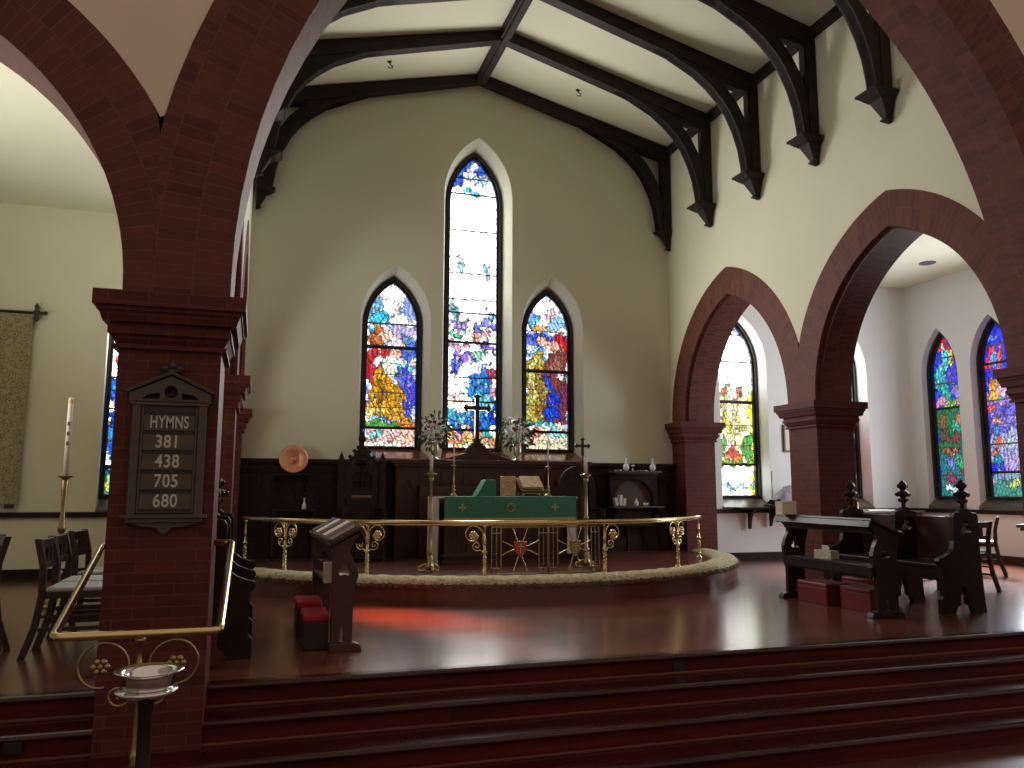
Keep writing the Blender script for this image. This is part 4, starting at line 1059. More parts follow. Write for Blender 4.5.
# bishop's chair
r_ = thing('bishops_chair', 'tall carved black gothic throne between the copper dish and altar', 'chair', (1.41, 11.45, .2))
X0 = .29
b = B(); hole = lancet(0, .15, .88, 1.06, 1.22, 8)
gab = [(-.24, .2), (.24, .2), (.24, 1.30), (.20, 1.34), (.17, 1.42), (.12, 1.44), (.10, 1.50), (.05, 1.54), (0, 1.60), (-.05, 1.54), (-.10, 1.50), (-.12, 1.44), (-.17, 1.42), (-.20, 1.34), (-.24, 1.30)]
ro_ = circle(0, 1.33, .085, 14)
b.prism(gab, XZ, .12, .18, [ro_, lancet(0, .15, .92, 1.1, 1.21, 8)])
obj('backrest', b, DARK, r_, bevel=.003)
b = B().box(-.22, .22, .17, .20, .5, 1.25)
b.tube([(x, .115, z) for x, z in arc(0, 1.33, .13, -30, 210, 16)], .014, 6)
for k_ in range(3):
    a = k_*2*PI/3+PI/2; b.tube([(x, .14, z) for x, z in circle(.042*cos(a), 1.33+.042*sin(a), .038, 12)], .008, 5, closed=True)
for sx in (-.075, .075): b.tube([(x+sx, .13, z) for x, z in arc(0, 1.02, .07, 0, 180, 10)], .009, 5)
b.box(-.006, .006, .12, .14, .92, 1.2)
obj('tracery', b, DARK, r_)
b = B()
for k_, (x, z) in enumerate([(-.17, 1.43), (.17, 1.43), (-.11, 1.51), (.11, 1.51), (-.22, 1.35), (.22, 1.35), (-.055, 1.56), (.055, 1.56)]): b.ball((x, .15, z), .028, (1, .8, 1), 7)
b.lathe([(.02, 1.56), (.03, 1.60), (.02, 1.62), (.055, 1.66), (.06, 1.70), (.03, 1.74), (.035, 1.77), (.0, 1.83)], (0, .15, 0), 10)
obj('finial', b, DARK, r_, smooth=True)
for sx in (-1, 1):
    b = B().box(sx*X0-.045, sx*X0+.045, .08, .17, 0, 1.36).frustum((sx*X0, .125), .055, .055, 1.36, .05, .05, 1.39).frustum((sx*X0, .125), .04, .04, 1.39, .004, .004, 1.50)
    b.box(sx*X0-.02, sx*X0+.02, .065, .08, .9, 1.3); obj('pinnacle_post', b, DARK, r_, bevel=.003)
    b = B().box(sx*.27-.035, sx*.27+.035, -.34, .12, .66, .71).box(sx*.27-.03, sx*.27+.03, -.34, -.28, .0, .66).box(sx*.27-.012, sx*.27+.012, -.30, .10, .05, .42); obj('arm', b, DARK, r_, bevel=.004)
obj('seat', B().box(-.27, .27, -.34, .13, .40, .46), DARK, r_, bevel=.006)
obj('front_panel', B().prism([(-.24, .04), (.24, .04), (.24, .40), (-.24, .40)], XZ, -.33, -.30, [[(-.19, .1), (.19, .1), (.19, .34), (-.19, .34)]]).box(-.2, .2, -.31, -.30, .08, .36), DARK, r_)
obj('back_cushion_rail', B().box(-.14, .14, .09, .12, .85, .885), mat('worn_oak', (.16, .09, .05), .45), r_, bevel=.004)
obj('lower_back', B().prism([(-.20, .50), (.20, .50), (.20, .84), (-.20, .84)], XZ, .10, .12, [[(-.15, .55), (.15, .55), (.15, .79), (-.15, .79)]]), DARK, r_)

# copper dish on a little shelf, with bell-like bottle below
r_ = thing('wall_shelf', 'small dark bracket shelf under the copper dish', 'shelf', (.47, 11.93, 1.36))
obj('board', B().box(-.24, .24, -.20, .0, 0, .03), DARK, r_, bevel=.004)
for sx in (-.2, .2): obj('bracket', B().prism([(-.18, 0), (0, 0), (0, -.22), (-.03, -.2), (-.05, -.1), (-.1, -.05), (-.17, -.03)], lambda u, v, d: (d, u, v), sx-.015, sx+.015), DARK, r_)
b = B(); pr = [(0, .012), (.085, .012), (.115, .03), (.185, .042), (.20, .038), (.20, .030), (.12, .015), (.09, 0), (0, 0)]
b.lathe(pr, n=36)
TM = Matrix.Translation((.48, 11.84, 1.585)) @ Matrix.Rotation(rad(82), 4, 'X')
for v in b.bm.verts: v.co = TM @ v.co
dsh = obj('copper_dish', b, COPPER, smooth=True); tag(dsh, 'round embossed copper dish propped on the shelf at left', 'dish')
for i in range(14):
    a = i*2*PI/14; obj('raised_boss', B().ball(TM @ Vector((.155*cos(a), .155*sin(a), .036)), .010, n=6), COPPER, dsh, smooth=True)
b = B()
b.ball(TM @ Vector((0, 0, .012)), .05, (1, .3, 1), 10); b.tube([TM @ Vector((.06*cos(t*PI/8), .06*sin(t*PI/8), .016)) for t in range(16)], .005, 5, closed=True)
obj('embossing', b, COPPER, dsh, smooth=True)
r_ = thing('side_table', 'narrow dark shelf table under the copper dish holding a small bottle', 'table', (.5, 11.78, .2))
obj('tabletop', B().box(-.30, .30, -.14, .16, .66, .69), DARK, r_, bevel=.004)
for sx in (-.27, .27):
    for sy in (-.11, .13): obj('leg', B().box(sx-.02, sx+.02, sy-.02, sy+.02, 0, .66), DARK, r_)
r_ = thing('glass_cruet', 'small clear glass bottle on the side table below the copper dish', 'bottle', (.64, 11.74, .89))
obj('body', B().lathe([(.028, 0), (.032, .02), (.024, .07), (.010, .10), (.010, .125), (.015, .13)], n=12), GLASSY, r_, smooth=True)
obj('stopper', B().lathe([(.008, .13), (.014, .145), (0, .165)], n=10), GLASSY, r_, smooth=True)

# credence on the right of the altar
r_ = thing('credence', 'dark carved credence niche with two shelves right of the altar', 'credence', (5.78, 11.93, .2))
b = B().prism([(-.42, .40), (.42, .40), (.42, 1.22), (-.42, 1.22)], XZ, -.10, -.02, [lancet(0, .34, .72, .80, 1.14, 10)]); obj('niche_front', b, DARK, r_, bevel=.003)
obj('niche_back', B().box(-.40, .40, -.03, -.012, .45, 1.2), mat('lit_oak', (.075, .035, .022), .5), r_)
obj('upper_shelf', B().box(-.40, .42, -.26, -.02, 1.245, 1.275).box(-.37, .39, -.2, -.02, 1.22, 1.245), SILL, r_, bevel=.004)
obj('lower_shelf', B().box(-.44, .44, -.28, -.02, .69, .715), SILL, r_, bevel=.004)
for sx in (-.36, .36): obj('bracket', B().prism([(-.26, .69), (-.1, .69), (-.1, .42), (-.13, .45), (-.15, .58), (-.2, .63), (-.26, .66)], lambda u, v, d: (d, u, v), sx-.02, sx+.02), DARK, r_)
def lathe_thing(name, prof, loc, m, label, cat, part='body', group=None, n=14, extra=None, sc=1):
    t = thing(name, label, cat, loc, group=group)
    obj(part, B().lathe([(a*sc, c_*sc) for a, c_ in prof], n=n), m, t, smooth=True)
    if extra: extra(t)
    return t
CR = [(.025, 0), (.035, .012), (.05, .05), (.045, .09), (.02, .12), (.014, .15), (.022, .165)]
def stopper(t): obj('stopper', B().lathe([(.008, .165), (.018, .18), (.018, .19), (0, .21)], n=10), GLASSY, t, smooth=True); obj('handle', B().tube([(.045, 0, .1), (.065, 0, .12), (.06, 0, .15), (.02, 0, .155)], .005, 5), GLASSY, t, smooth=True)
zt = 1.475
lathe_thing('cruet', CR, (5.62, 11.78, zt), GLASSY, 'glass cruet near the left end of the upper credence shelf', 'cruet', extra=stopper)
lathe_thing('cruet', CR, (6.09, 11.78, zt), GLASSY, 'glass cruet at the right end of the upper credence shelf', 'cruet', extra=stopper)
lathe_thing('goblet', [(.03, 0), (.03, .005), (.006, .012), (.006, .05), (.03, .07), (.036, .10), (.03, .075)], (5.75, 11.80, zt), SILVER, 'small silver goblet on the upper credence shelf between the cruets', 'goblet', 'cup')
lathe_thing('silver_tray', [(0, 0), (.055, 0), (.07, .012), (.062, .012), (0, .006)], (5.47, 11.77, zt), SILVER, 'flat silver tray at the left end of the upper credence shelf', 'tray', 'dish', n=24)
lathe_thing('paten', [(0, 0), (.08, 0), (.10, .012), (.09, .012), (0, .006)], (5.91, 11.80, zt), SILVER, 'small silver plate on the upper credence shelf beside the right cruet', 'plate', 'dish', n=24)
zt = .915
for x, h, tl_, lab in ((5.43, .13, -10, 'leaning white booklet at the left end of the lower credence shelf'), (5.495, .17, 3, 'tallest white booklet on the lower credence shelf'), (5.55, .12, 6, 'short white booklet right of the tall one on the lower credence shelf')):
    t = thing('booklet', lab, 'book', (x, 11.76, zt), group='booklets on the lower credence shelf'); t.rotation_euler = (0, rad(tl_), 0); t.location.z = zt+.010
    obj('cover', B().box(-.022, -.018, -.05, .05, 0, h).box(.018, .022, -.05, .05, 0, h), LINEN, t); obj('page_block', B().box(-.018, .018, -.048, .05, .002, h-.003), PAPER, t)
lathe_thing('cruet', [(a*.75, c_*.75) for a, c_ in CR], (5.78, 11.76, zt), GLASSY, 'smaller glass bottle in the middle of the lower credence shelf', 'cruet')
for x, lab in ((5.91, 'left of the two little white cups on the lower credence shelf'), (5.96, 'right of the two little white cups on the lower credence shelf')):
    lathe_thing('white_cup', [(.014, 0), (.018, .03), (.02, .055), (.016, .05), (.012, .006)], (x, 11.74, zt), WHITE, lab, 'cup', 'bowl')

# ------------------------------------------------------------------ choir furniture
DESKOAK = mat('prayer_desk_oak', (.055, .020, .014), .38, spec=.35, coat=.1, noise=((5, 5, 14), (.085, .032, .022), .35, .7))
def prayer_desk(sd, x, y0, y1, label, rz=0, ush=0):
    """long prayer desk along y; sd=+1 the kneeling side is towards +x"""
    r_ = thing('prayer_desk', label, 'desk', (x, (y0+y1)/2, 0), rad(rz)); L = (y1-y0)/2; WD = DARK if sd > 0 else DESKOAK
    def F(u, v, d): return (sd*u, d, v)
    prof = [(-.055, 0), (.10, 0), (.10, .745), (-.105, .858), (-.10, .83), (-.045, .77), (-.02, .71), (-.045, .65), (-.08, .58), (-.09, .53), (-.065, .46), (-.055, .42)]
    hw_, an_ = (.185, 23) if ush else (.13, 29)
    if ush: prof = [(-.11, 0), (.12, 0), (.115, .1), (.11, .3), (.13, .6), (.17, .73), (-.13, .865), (-.125, .81), (-.075, .75), (-.075, .71), (-.115, .64), (-.14, .56), (-.135, .50), (-.10, .44), (-.10, .1)]; fo = [(-.19, 0), (.17, 0), (.16, .045), (.12, .06), (-.12, .06), (-.17, .045)]
    else: fo = [(-.125, 0), (.20, 0), (.18, .045), (.13, .06), (-.07, .06), (-.11, .045)]
    for s in (-1, 1):
        y_ = s*(L-.035)
        b = B().prism(prof, F, y_-.028, y_+.028, [trefoil(.01 if not ush else 0, .57, .042), lancet(.02 if not ush else 0, .014, .07, .12, .18, 4)])
        e_ = obj('end_panel', b, WD, r_, bevel=.006)
        obj('foot', B().prism(fo if ush else [(max(-.2, min(u_, .115 if s < 0 else .21)), v_) for u_, v_ in fo], F, y_-.045, y_+.045), WD, r_, bevel=.006)
    TM = Matrix.Translation((0, 0, .80)) @ Matrix.Rotation(sd*rad(an_), 4, 'Y')
    obj('sloped_top', B().box(-hw_, hw_, -L-.03, L+.03, .012, .04, TM), WD, r_, bevel=.006)
    obj('book_ledge', B().box(*((hw_-.02, hw_) if sd > 0 else (-hw_, -hw_+.02)), -L-.02, L+.02, .04, .06, TM).box(*((-hw_, -hw_+.025) if sd > 0 else (hw_-.025, hw_)), -L-.02, L+.02, -.05, .012, TM), WD, r_, bevel=.003)
    obj('shelf', B().box(*sorted((sd*(ush if ush else -.03), sd*.095)), -L+.03, L-.03, .44, .462), WD, r_, bevel=.003)
    cu0 = (-.125 if ush else -.02)*sd
    b = B().box(cu0-.012, cu0+.012, -L+.04, L-.04, .37, .45)
    for i in range(int((2*L-.1)/.045)):
        yy = -L+.07+i*.045
        b.box(cu0-.015, cu0+.015, yy-.012, yy+.012, .345, .375)
    obj('carved_rail', b, WD, r_)
    obj('back_rail', B().box(*sorted((-.115*sd, -.09*sd)), -L+.04, L-.04, .76, .82), DARK, r_, bevel=.003)
    return r_
prayer_desk(-1, .625, 6.08, 7.50, 'prayer desk left of centre with books lying on its sloping top', rz=2)
prayer_desk(1, 5.66, 6.22, 7.76, 'long dark prayer desk on the right with a tissue box on its shelf', rz=-4, ush=-.10)
# books lying on left desk
def top_pt(sd, u, h=.0):  # point on the sloping top, u across
    TM = Matrix.Translation((0, 0, .80)) @ Matrix.Rotation(sd*rad(29), 4, 'Y'); return TM @ Vector((u, 0, .042+h))
bl = [('book lying nearest the camera on the left prayer desk', 6.20, .20, .03, COVER), ('second book from the camera on the left prayer desk', 6.45, .2, .026, PAPER), ('third book from the camera on the left prayer desk', 6.71, .20, .03, COVER),
      ('fourth book from the camera on the left prayer desk', 6.97, .2, .026, PAPER), ('book farthest from the camera on the left prayer desk', 7.24, .2, .03, COVER)]
for lab, y_, w_, h_, m_ in bl:
    p_ = top_pt(-1, 0)
    t = thing('hymn_book', lab, 'book', (0, 0, 0), group='books on the left prayer desk')
    RZ = Matrix.Translation((.625, 6.79, 0)) @ Matrix.Rotation(rad(2), 4, 'Z')
    t.matrix_world = RZ @ Matrix.Translation((p_.x, y_+.02-6.79, p_.z)) @ Matrix.Rotation(-rad(29), 4, 'Y')
    obj('cover', B().box(-.105, .105, -w_/2, w_/2, 0, .004).box(-.105, .105, -w_/2, w_/2, h_, h_+.004).box(.101, .105, -w_/2, w_/2, .004, h_), m_, t)
    obj('page_block', B().box(-.10, .10, -w_/2+.004, w_/2-.004, .004, h_), LINEN, t)
t = thing('shelf_book', 'pale thick book standing on the shelf of the left prayer desk', 'book', (.555, 6.33, .463))
obj('cover', B().box(-.05, .05, -.045, -.04, 0, .15).box(-.05, .05, .04, .045, 0, .15).box(.046, .05, -.04, .04, 0, .15), PAPER, t, bevel=.002); obj('page_block', B().box(-.046, .046, -.04, .04, .003, .146), LINEN, t)
# kneelers
def kneeler(x, y, w_, l_, h_, label, m=REDS, rz=0, top=REDF):
    t = thing('kneeler', label, 'kneeler', (x, y, 0), rz)
    obj('box_base', B().box(-w_/2, w_/2, -l_/2, l_/2, 0, h_-.05), m, t, bevel=.006)
    obj('pad', B().box(-w_/2-.005, w_/2+.005, -l_/2-.005, l_/2+.005, h_-.05, h_), top, t, bevel=.014)
    return t
DKRED = mat('dark_red_kneeler_base', (.03, .006, .007), .5)
kneeler(.455, 6.39, .18, .40, .25, 'red topped kneeler in front of the left prayer desk, nearest the camera', DKRED)
kneeler(.44, 6.98, .19, .42, .27, 'red topped kneeler behind the first at the left prayer desk', DKRED)
kneeler(5.80, 6.72, .30, .42, .22, 'bright red kneeler under the near half of the right prayer desk', top=REDS)
kneeler(5.73, 7.28, .30, .46, .22, 'bright red kneeler under the far half of the right prayer desk', top=REDS)
kneeler(6.28, 7.30, .26, .40, .24, 'red kneeler behind the right prayer desk in front of the bench', top=REDS)
# tissue box, card box
t = thing('tissue_box', 'patterned tissue box on the shelf of the right prayer desk', 'tissue box', (5.66, 7.12, .463), rad(4))
obj('carton', B().box(-.055, .055, -.12, .12, 0, .09), TISSUE, t, bevel=.003)
b = B()
for i in range(6): b.box(-.012+.004*i, -.008+.004*i, -.05+.01*i, .03+.008*i, .085, .125+.006*(i % 3))
obj('tissue', b, LINEN, t)
t = thing('card_box', 'small cream box on the far end of the right prayer desk', 'box', (5.545, 7.60, .905), rad(10)); 
obj('carton', B().box(-.11, .10, -.05, .05, 0, .13), PAPER, t, bevel=.003)
obj('lid', B().box(-.113, .103, -.053, .053, .13, .142), PAPER, t, bevel=.003)
t = tag(obj('paper_sheet', B().box(-.10, .10, -.07, .07, 0, .003), LINEN), 'white paper lying on the sloping top of the right prayer desk', 'paper'); t.location = (5.68, 7.1, .862); t.rotation_euler = (0, rad(23), 0)

def poppyhead(b, x, y, z):
    b.lathe([(.028, -.02), (.03, .02), (.022, .07), (.055, .085), (.05, .10), (.03, .11), (.034, .13), (.07, .15), (.078, .175), (.05, .195), (.03, .20), (.035, .215), (.052, .235), (.055, .265), (.035, .29), (.012, .305), (0, .32)], (x, y, z), 10, sy=.6)
    for a in (-1, 1): b.ball((x+a*.075, y, z+.16), .030, (1, .8, .8), 7); b.ball((x+a*.045, y, z+.25), .026, (1, .8, 1), 7); b.ball((x+a*.05, y, z+.10), .02, n=6)
def bench(sd, x, ys, label):
    """choir bench; back towards sd side"""
    r_ = thing('choir_bench', label, 'bench', (x, (ys[0]+ys[-1])/2, 0)); L = (ys[-1]-ys[0])/2
    def F(u, v, d): return (sd*u, d, v)
    prof = [(-.27, 0), (-.11, 0), (-.09, .05), (-.045, .08), (-.045, .15), (-.025, .19), (-.03, .22), (.0, .27), (.03, .22), (.025, .19), (.045, .15), (.045, .08), (.09, .05), (.11, 0), (.27, 0), (.255, .10), (.235, .45), (.235, .91), (.215, .945), (.15, .955), (.115, .99), (.045, .99), (.01, .955), (-.055, .945), (-.075, .91), (-.08, .68), (-.10, .60), (-.15, .56), (-.22, .53), (-.27, .52), (-.285, .49), (-.265, .46), (-.24, .44), (-.245, .16), (-.27, .13)]
    for i, yy in enumerate(ys):
        y_ = yy-(ys[0]+ys[-1])/2
        b = B().prism(prof, F, y_-.03, y_+.03, [trefoil(.08, .80, .062)])
        e_ = obj('end_panel', b, DARK, r_, bevel=.006)
        b = B(); poppyhead(b, sd*.08, y_, .965); obj('poppyhead_finial', b, DARK, e_, smooth=True)
    obj('seat', B().box(*sorted((sd*-.23, sd*.20)), -L, L, .42, .455), DARK, r_, bevel=.006)
    TM = Matrix.Rotation(sd*rad(5), 4, 'Y')
    obj('backrest', B().box(*sorted((sd*.19, sd*.215)), -L, L, .46, .90), REDWOOD, r_, bevel=.004)
    obj('apron', B().box(*sorted((sd*-.21, sd*-.185)), -L, L, .30, .42), DARK, r_)
    return r_
bench(1, 6.55, (6.30, 7.06, 7.86), 'dark choir bench with three poppyhead finials on the right')
bench(-1, -.26, (6.05, 6.85, 7.7), 'dark choir bench half hidden behind the hymn board pier')

# ------------------------------------------------------------------ chairs in the aisles
def make_chair(label, group):
    r_ = thing('chapel_chair', label, 'chair', group=group)
    def leg_pts(sx, back):
        if back: return [(sx*.19, .20+.10, .0), (sx*.19, .20+.03, .22), (sx*.19, .20, .43), (sx*.19, .205, .62), (sx*.185, .25, .81)]
        return [(sx*.19, -.19, 0), (sx*.19, -.19, .43)]
    for sx in (-1, 1):
        p_ = leg_pts(sx, True)
        b = B()
        for q, q2 in zip(p_, p_[1:]):
            v = b._v([(q[0]-.018, q[1]-.022, q[2]), (q[0]+.018, q[1]-.022, q[2]), (q[0]+.018, q[1]+.022, q[2]), (q[0]-.018, q[1]+.022, q[2]), (q2[0]-.018, q2[1]-.022, q2[2]), (q2[0]+.018, q2[1]-.022, q2[2]), (q2[0]+.018, q2[1]+.022, q2[2]), (q2[0]-.018, q2[1]+.022, q2[2])])
            for f in ((0, 1, 2, 3), (4, 5, 6, 7), (0, 1, 5, 4), (1, 2, 6, 5), (2, 3, 7, 6), (3, 0, 4, 7)): b.face([v[k_] for k_ in f])
        obj('leg', b, CHAIRW, r_, bevel=.004)
        obj('leg', B().box(sx*.19-.018, sx*.19+.018, -.21, -.172, 0, .43), CHAIRW, r_, bevel=.004)
        obj('stretcher', B().box(sx*.19-.01, sx*.19+.01, -.18, .21, .18, .205).box(sx*.19-.01, sx*.19+.01, -.18, .23, .27, .29), CHAIRW, r_)
    obj('seat_frame', B().box(-.2, .2, -.21, .22, .40, .445), CHAIRW, r_, bevel=.004)
    obj('seat_reflection_pad', B().box(-.2, .2, -.215, .18, .446, .475), SEATP, r_, bevel=.01)
    obj('top_rail', B().box(-.19, .19, .225, .25, .735, .805), CHAIRW, r_, bevel=.006)
    obj('middle_rail', B().box(-.19, .19, .20, .222, .60, .645), CHAIRW, r_, bevel=.004)
    for x in (-.06, .06): obj('slat', B().box(x-.018, x+.018, .205, .228, .64, .74), CHAIRW, r_)
    return r_
# seat faces -y locally; left aisle chairs face +x -> rotate +90deg
cA = make_chair('wooden chair in the left aisle nearest the camera, grey seat', 'row of chairs in the left aisle')
cA.location = (-1.19, 6.62, 0); cA.rotation_euler = (0, 0, rad(90))
dup(cA, (-1.20, 7.09, 0), rad(90), 'second wooden chair from the camera in the left aisle')
dup(cA, (-1.20, 7.78, 0), rad(85), 'third wooden chair in the left aisle, a little apart from the others')
dup(cA, (-2.02, 6.9, 0), rad(-70), 'wooden chair cut off by the left edge of the photo', 'chairs standing alone')
g = 'chairs in the right aisle'
dup(cA, (8.05, 7.70, 0), rad(186), 'wooden chair right of the bench finials, seen from behind', g)
dup(cA, (9.78, 9.05, 0), rad(221), 'wooden chair in the right aisle seen edge on, nearest the photo edge', g)
dup(cA, (9.35, 9.6, 0), rad(200), 'wooden chair farther back in the right aisle under the blue window', g)
dup(cA, (8.35, 9.0, 0), rad(180), 'wooden chair behind the choir bench back in the right aisle', g)
# table at right edge
r_ = thing('aisle_table', 'dark wooden table at the right edge beside the chairs', 'table', (9.72, 7.65, 0), rad(10))
obj('tabletop', B().box(-.35, .6, -.45, .45, .70, .745).box(-.32, .57, -.42, .42, .66, .70), SILL, r_, bevel=.01)
obj('pedestal', B().box(-.12, .3, -.3, .3, .0, .66), REDWOOD, r_, bevel=.006)

# ------------------------------------------------------------------ right aisle things
r_ = thing('wall_bracket_shelf', 'small dark bracket shelf under the bright right aisle window', 'shelf', (8.03, 12.0, .86))
obj('board', B().box(-.30, .34, -.22, .0, 0, .03), DARK, r_, bevel=.004); obj('bracket', B().prism([(-.18, 0), (0, 0), (0, -.34), (-.03, -.33), (-.05, -.2), (-.1, -.08), (-.17, -.04)], lambda u, v, d: (d, u, v), -.05, .0), DARK, r_)
t = thing('picture_frame', 'small dark framed picture beside the middle right pier', 'picture', (8.95, YE-.005, 1.84))
obj('frame', B().prism([(-.17, 0), (.17, 0), (.17, .48), (-.17, .48)], XZ, -.03, 0, [[(-.14, .03), (.14, .03), (.14, .45), (-.14, .45)]]), CHAIRW, t); obj('print', B().box(-.14, .14, -.012, -.004, .03, .45), PAPER, t)
r_ = thing('side_shelf', 'dark wall shelf in the right aisle under a lavender cloth', 'shelf', (8.82, 12.0, .90))
obj('board', B().box(-.52, .6, -.56, .0, 0, .035), DARK, r_, bevel=.004)
for sx in (-.4, .45): obj('bracket', B().prism([(-.4, 0), (0, 0), (0, -.34), (-.03, -.33), (-.08, -.2), (-.2, -.08), (-.38, -.04)], lambda u, v, d: (d, u, v), sx-.02, sx+.02), DARK, r_)
b = B()
n1, n2 = 14, 10
vv = [[None]*(n2+1) for _ in range(n1+1)]
for i in range(n1+1):
    for j in range(n2+1):
        u_, v_ = i/n1, j/n2; hgt = .30*math.exp(-((u_-.42)/.40)**4)*math.exp(-((v_-.5)/.38)**4)+.05*sin(u_*11+v_*3)*sin(v_*9)*.5
        vv[i][j] = b.bm.verts.new((-.45+1.0*u_, -.24+.5*v_, max(.0, hgt)+.005))
for i in range(n1):
    for j in range(n2): b.face([vv[i][j], vv[i+1][j], vv[i+1][j+1], vv[i][j+1]])
t = tag(obj('lavender_cloth', b, VIOLET, smooth=True), 'crumpled lavender cloth piled on the wall shelf left of the middle right pier', 'cloth'); t.location = (8.75, 11.66, .936)
t = thing('vigil_taper', 'thin dark taper stick standing on the wall shelf beside the middle right pier', 'candle', (8.46, 11.965, .936))
obj('stick', B().lathe([(.03, 0), (.03, .01), (.008, .02), (.007, .38), (.009, .385), (.009, .56), (0, .57)], n=8), BRONZE, t, smooth=True)
r_ = thing('low_cabinet', 'low cabinet under the right aisle window with shiny papers on it', 'cabinet', (10.4, 11.65, 0))
obj('body', B().box(-.7, .7, -.25, .33, 0, .80), REDWOOD, r_, bevel=.006); obj('top', B().box(-.74, .74, -.28, .33, .80, .83), SILL, r_, bevel=.006)
for sx in (-.35, .35):
    d_ = obj('door', B().box(sx-.32, sx+.32, -.27, -.25, .08, .76), REDWOOD, r_, bevel=.004); obj('knob', B().ball((sx*.3, -.285, .45), .018, n=8), BRASS, d_)
t = tag(obj('paper_stack', B().box(-.25, .3, -.16, .1, 0, .02), LINEN), 'white papers lying on the low cabinet in the right aisle', 'papers'); t.location = (10.25, 11.6, .831)
t = tag(obj('white_carton', B().box(-.08, .08, -.06, .06, 0, .14), LINEN, bevel=.003), 'small white carton on the low cabinet beside the middle right pier', 'box'); t.location = (9.8, 11.6, .831)
# recessed light, ceiling hooks
r_ = thing('ceiling_light', 'round recessed light in the right aisle ceiling, switched off', 'light', (10.67, 10.5, ZA))
obj('trim_ring', B().lathe([(.10, 0), (.13, 0), (.13, -.012), (.10, -.006)], n=24), FIXTURE, r_, smooth=True); obj('lens', B().lathe([(0, -.004), (.10, -.004), (.10, 0), (0, 0)], n=24), FIXTURE, r_)
for x, lab in ((1.62, 'small hook fixture on the left slope of the chancel ceiling'), (4.65, 'small hook fixture on the right slope of the chancel ceiling')):
    r_ = thing('ceiling_hook', lab, 'hook', (x, 11.3, roofz(x)), group='hooks on the chancel ceiling')
    obj('plate', B().lathe([(0, -.01), (.035, -.01), (.035, .01), (0, .01)], n=12), BRONZE, r_); obj('hook', B().tube([(0, 0, -.01), (.02, 0, -.05), (.05, 0, -.06), (.05, 0, -.09), (.0, 0, -.10), (-.02, 0, -.08)], .008, 6), BRONZE, r_, smooth=True)

# ------------------------------------------------------------------ left aisle things
r_ = thing('wall_tapestry', 'patterned beige tapestry hanging at the left edge of the photo', 'tapestry', (-3.7, YE-.07, .96))
b = B(); n1 = 40
F0 = []
for i in range(n1+1):
    x = -.75+1.5*i/n1; F0.append((x, .012*sin(i*.9)))
for (x0, d0), (x1, d1) in zip(F0, F0[1:]):
    for o_ in (0, .008):
        v = b._v([(x0, d0+o_, 0), (x1, d1+o_, 0), (x1, d1+o_, 2.52), (x0, d0+o_, 2.52)]); b.face(v)
obj('cloth', b, TAPEST, r_)
b = B().tube([(-.85, -.005, 2.54), (.86, -.005, 2.54)], .02, 8); obj('rod', b, BRONZE, r_, smooth=True)
b = B().prism([(0, .12), (-.03, .08), (-.02, .04), (-.05, 0), (-.02, -.04), (-.03, -.08), (0, -.12), (.03, -.08), (.02, -.04), (.05, 0), (.02, .04), (.03, .08)], lambda u, v, d: (.79+u, d, 2.54+v*1.1), -.03, .0); b.ball((.89, -.005, 2.54), .03, n=8)
obj('finial', b, BRONZE, r_)
b = B()
for i in range(7): b.box(-.72+i*.22, -.62+i*.22, -.02, .02, -.05, .005)
obj('bottom_tabs', b, CHAIRW, r_)
r_ = thing('paschal_candle_stand', 'tall brass stand holding the paschal candle in the left aisle', 'candle stand', (-1.86, 9.2, 0))
pr = [(.16, 0), (.16, .02), (.10, .04), (.05, .07), (.03, .12), (.025, .3), (.04, .32), (.04, .34), (.022, .36), (.020, .72), (.036, .74), (.04, .77), (.03, .80), (.028, .86), (.022, .90), (.026, 1.10), (.034, 1.24), (.03, 1.26), (.075, 1.285), (.08, 1.295), (.03, 1.30)]
obj('stem', B().lathe(pr, n=18), BRASSD, r_, smooth=True)
r_ = thing('paschal_candle', 'tall cream paschal candle with dark marks on its brass stand', 'candle', (-1.86, 9.2, 1.30))
obj('wax', B().lathe([(.028, 0), (.026, .76), (.024, .79), (0, .785)], n=14), WHITE, r_, smooth=True)
obj('gold_band', B().lathe([(.0275, .73), (.0275, .77)], n=14), GOLDT, r_)
b = B()
for z_ in (.50, .40, .30): b.box(-.012, .012, -.032, -.026, z_, z_+.04)
obj('incense_marks', b, COVER, r_)

# ------------------------------------------------------------------ hymn board on the pier
r_ = thing('hymn_board', 'wooden gabled hymn board with white numbers on the brick pier', 'hymn board', (-.492, 4.995, 1.0))
def zz(*a): pass
b = B().box(-.195, .195, -.028, 0, .02, .64); obj('back_board', b, BOARDL, r_)
b = B()
for s in (-1, 1): b.box(s*.175-.022, s*.175+.022, -.045, 0, .0, .645).box(s*.143-.007, s*.143+.007, -.038, 0, .02, .645)
b.box(-.205, .205, -.05, 0, .630, .655)
obj('side_frame', b, BOARDW, r_, bevel=.003)
b = B().prism([(-.215, .645), (.215, .645), (.215, .70), (0, .80), (-.215, .70)], XZ, -.05, 0, [circle(0, .705, .038, 20), [(-.15, .665), (-.06, .665), (-.06, .70), (-.12, .69)], [(.15, .665), (.06, .665), (.06, .70), (.12, .69)]])
b.tube([(x, -.045, z) for x, z in circle(0, .705, .042, 24)], .008, 6, closed=True)
obj('pediment', b, BOARDW, r_, bevel=.002)
b = B().prism([(-.225, .70), (0, .808), (.225, .70), (.235, .715), (0, .83), (-.235, .715)], XZ, -.065, 0); obj('gable_moulding', b, BOARDL, r_, bevel=.002)
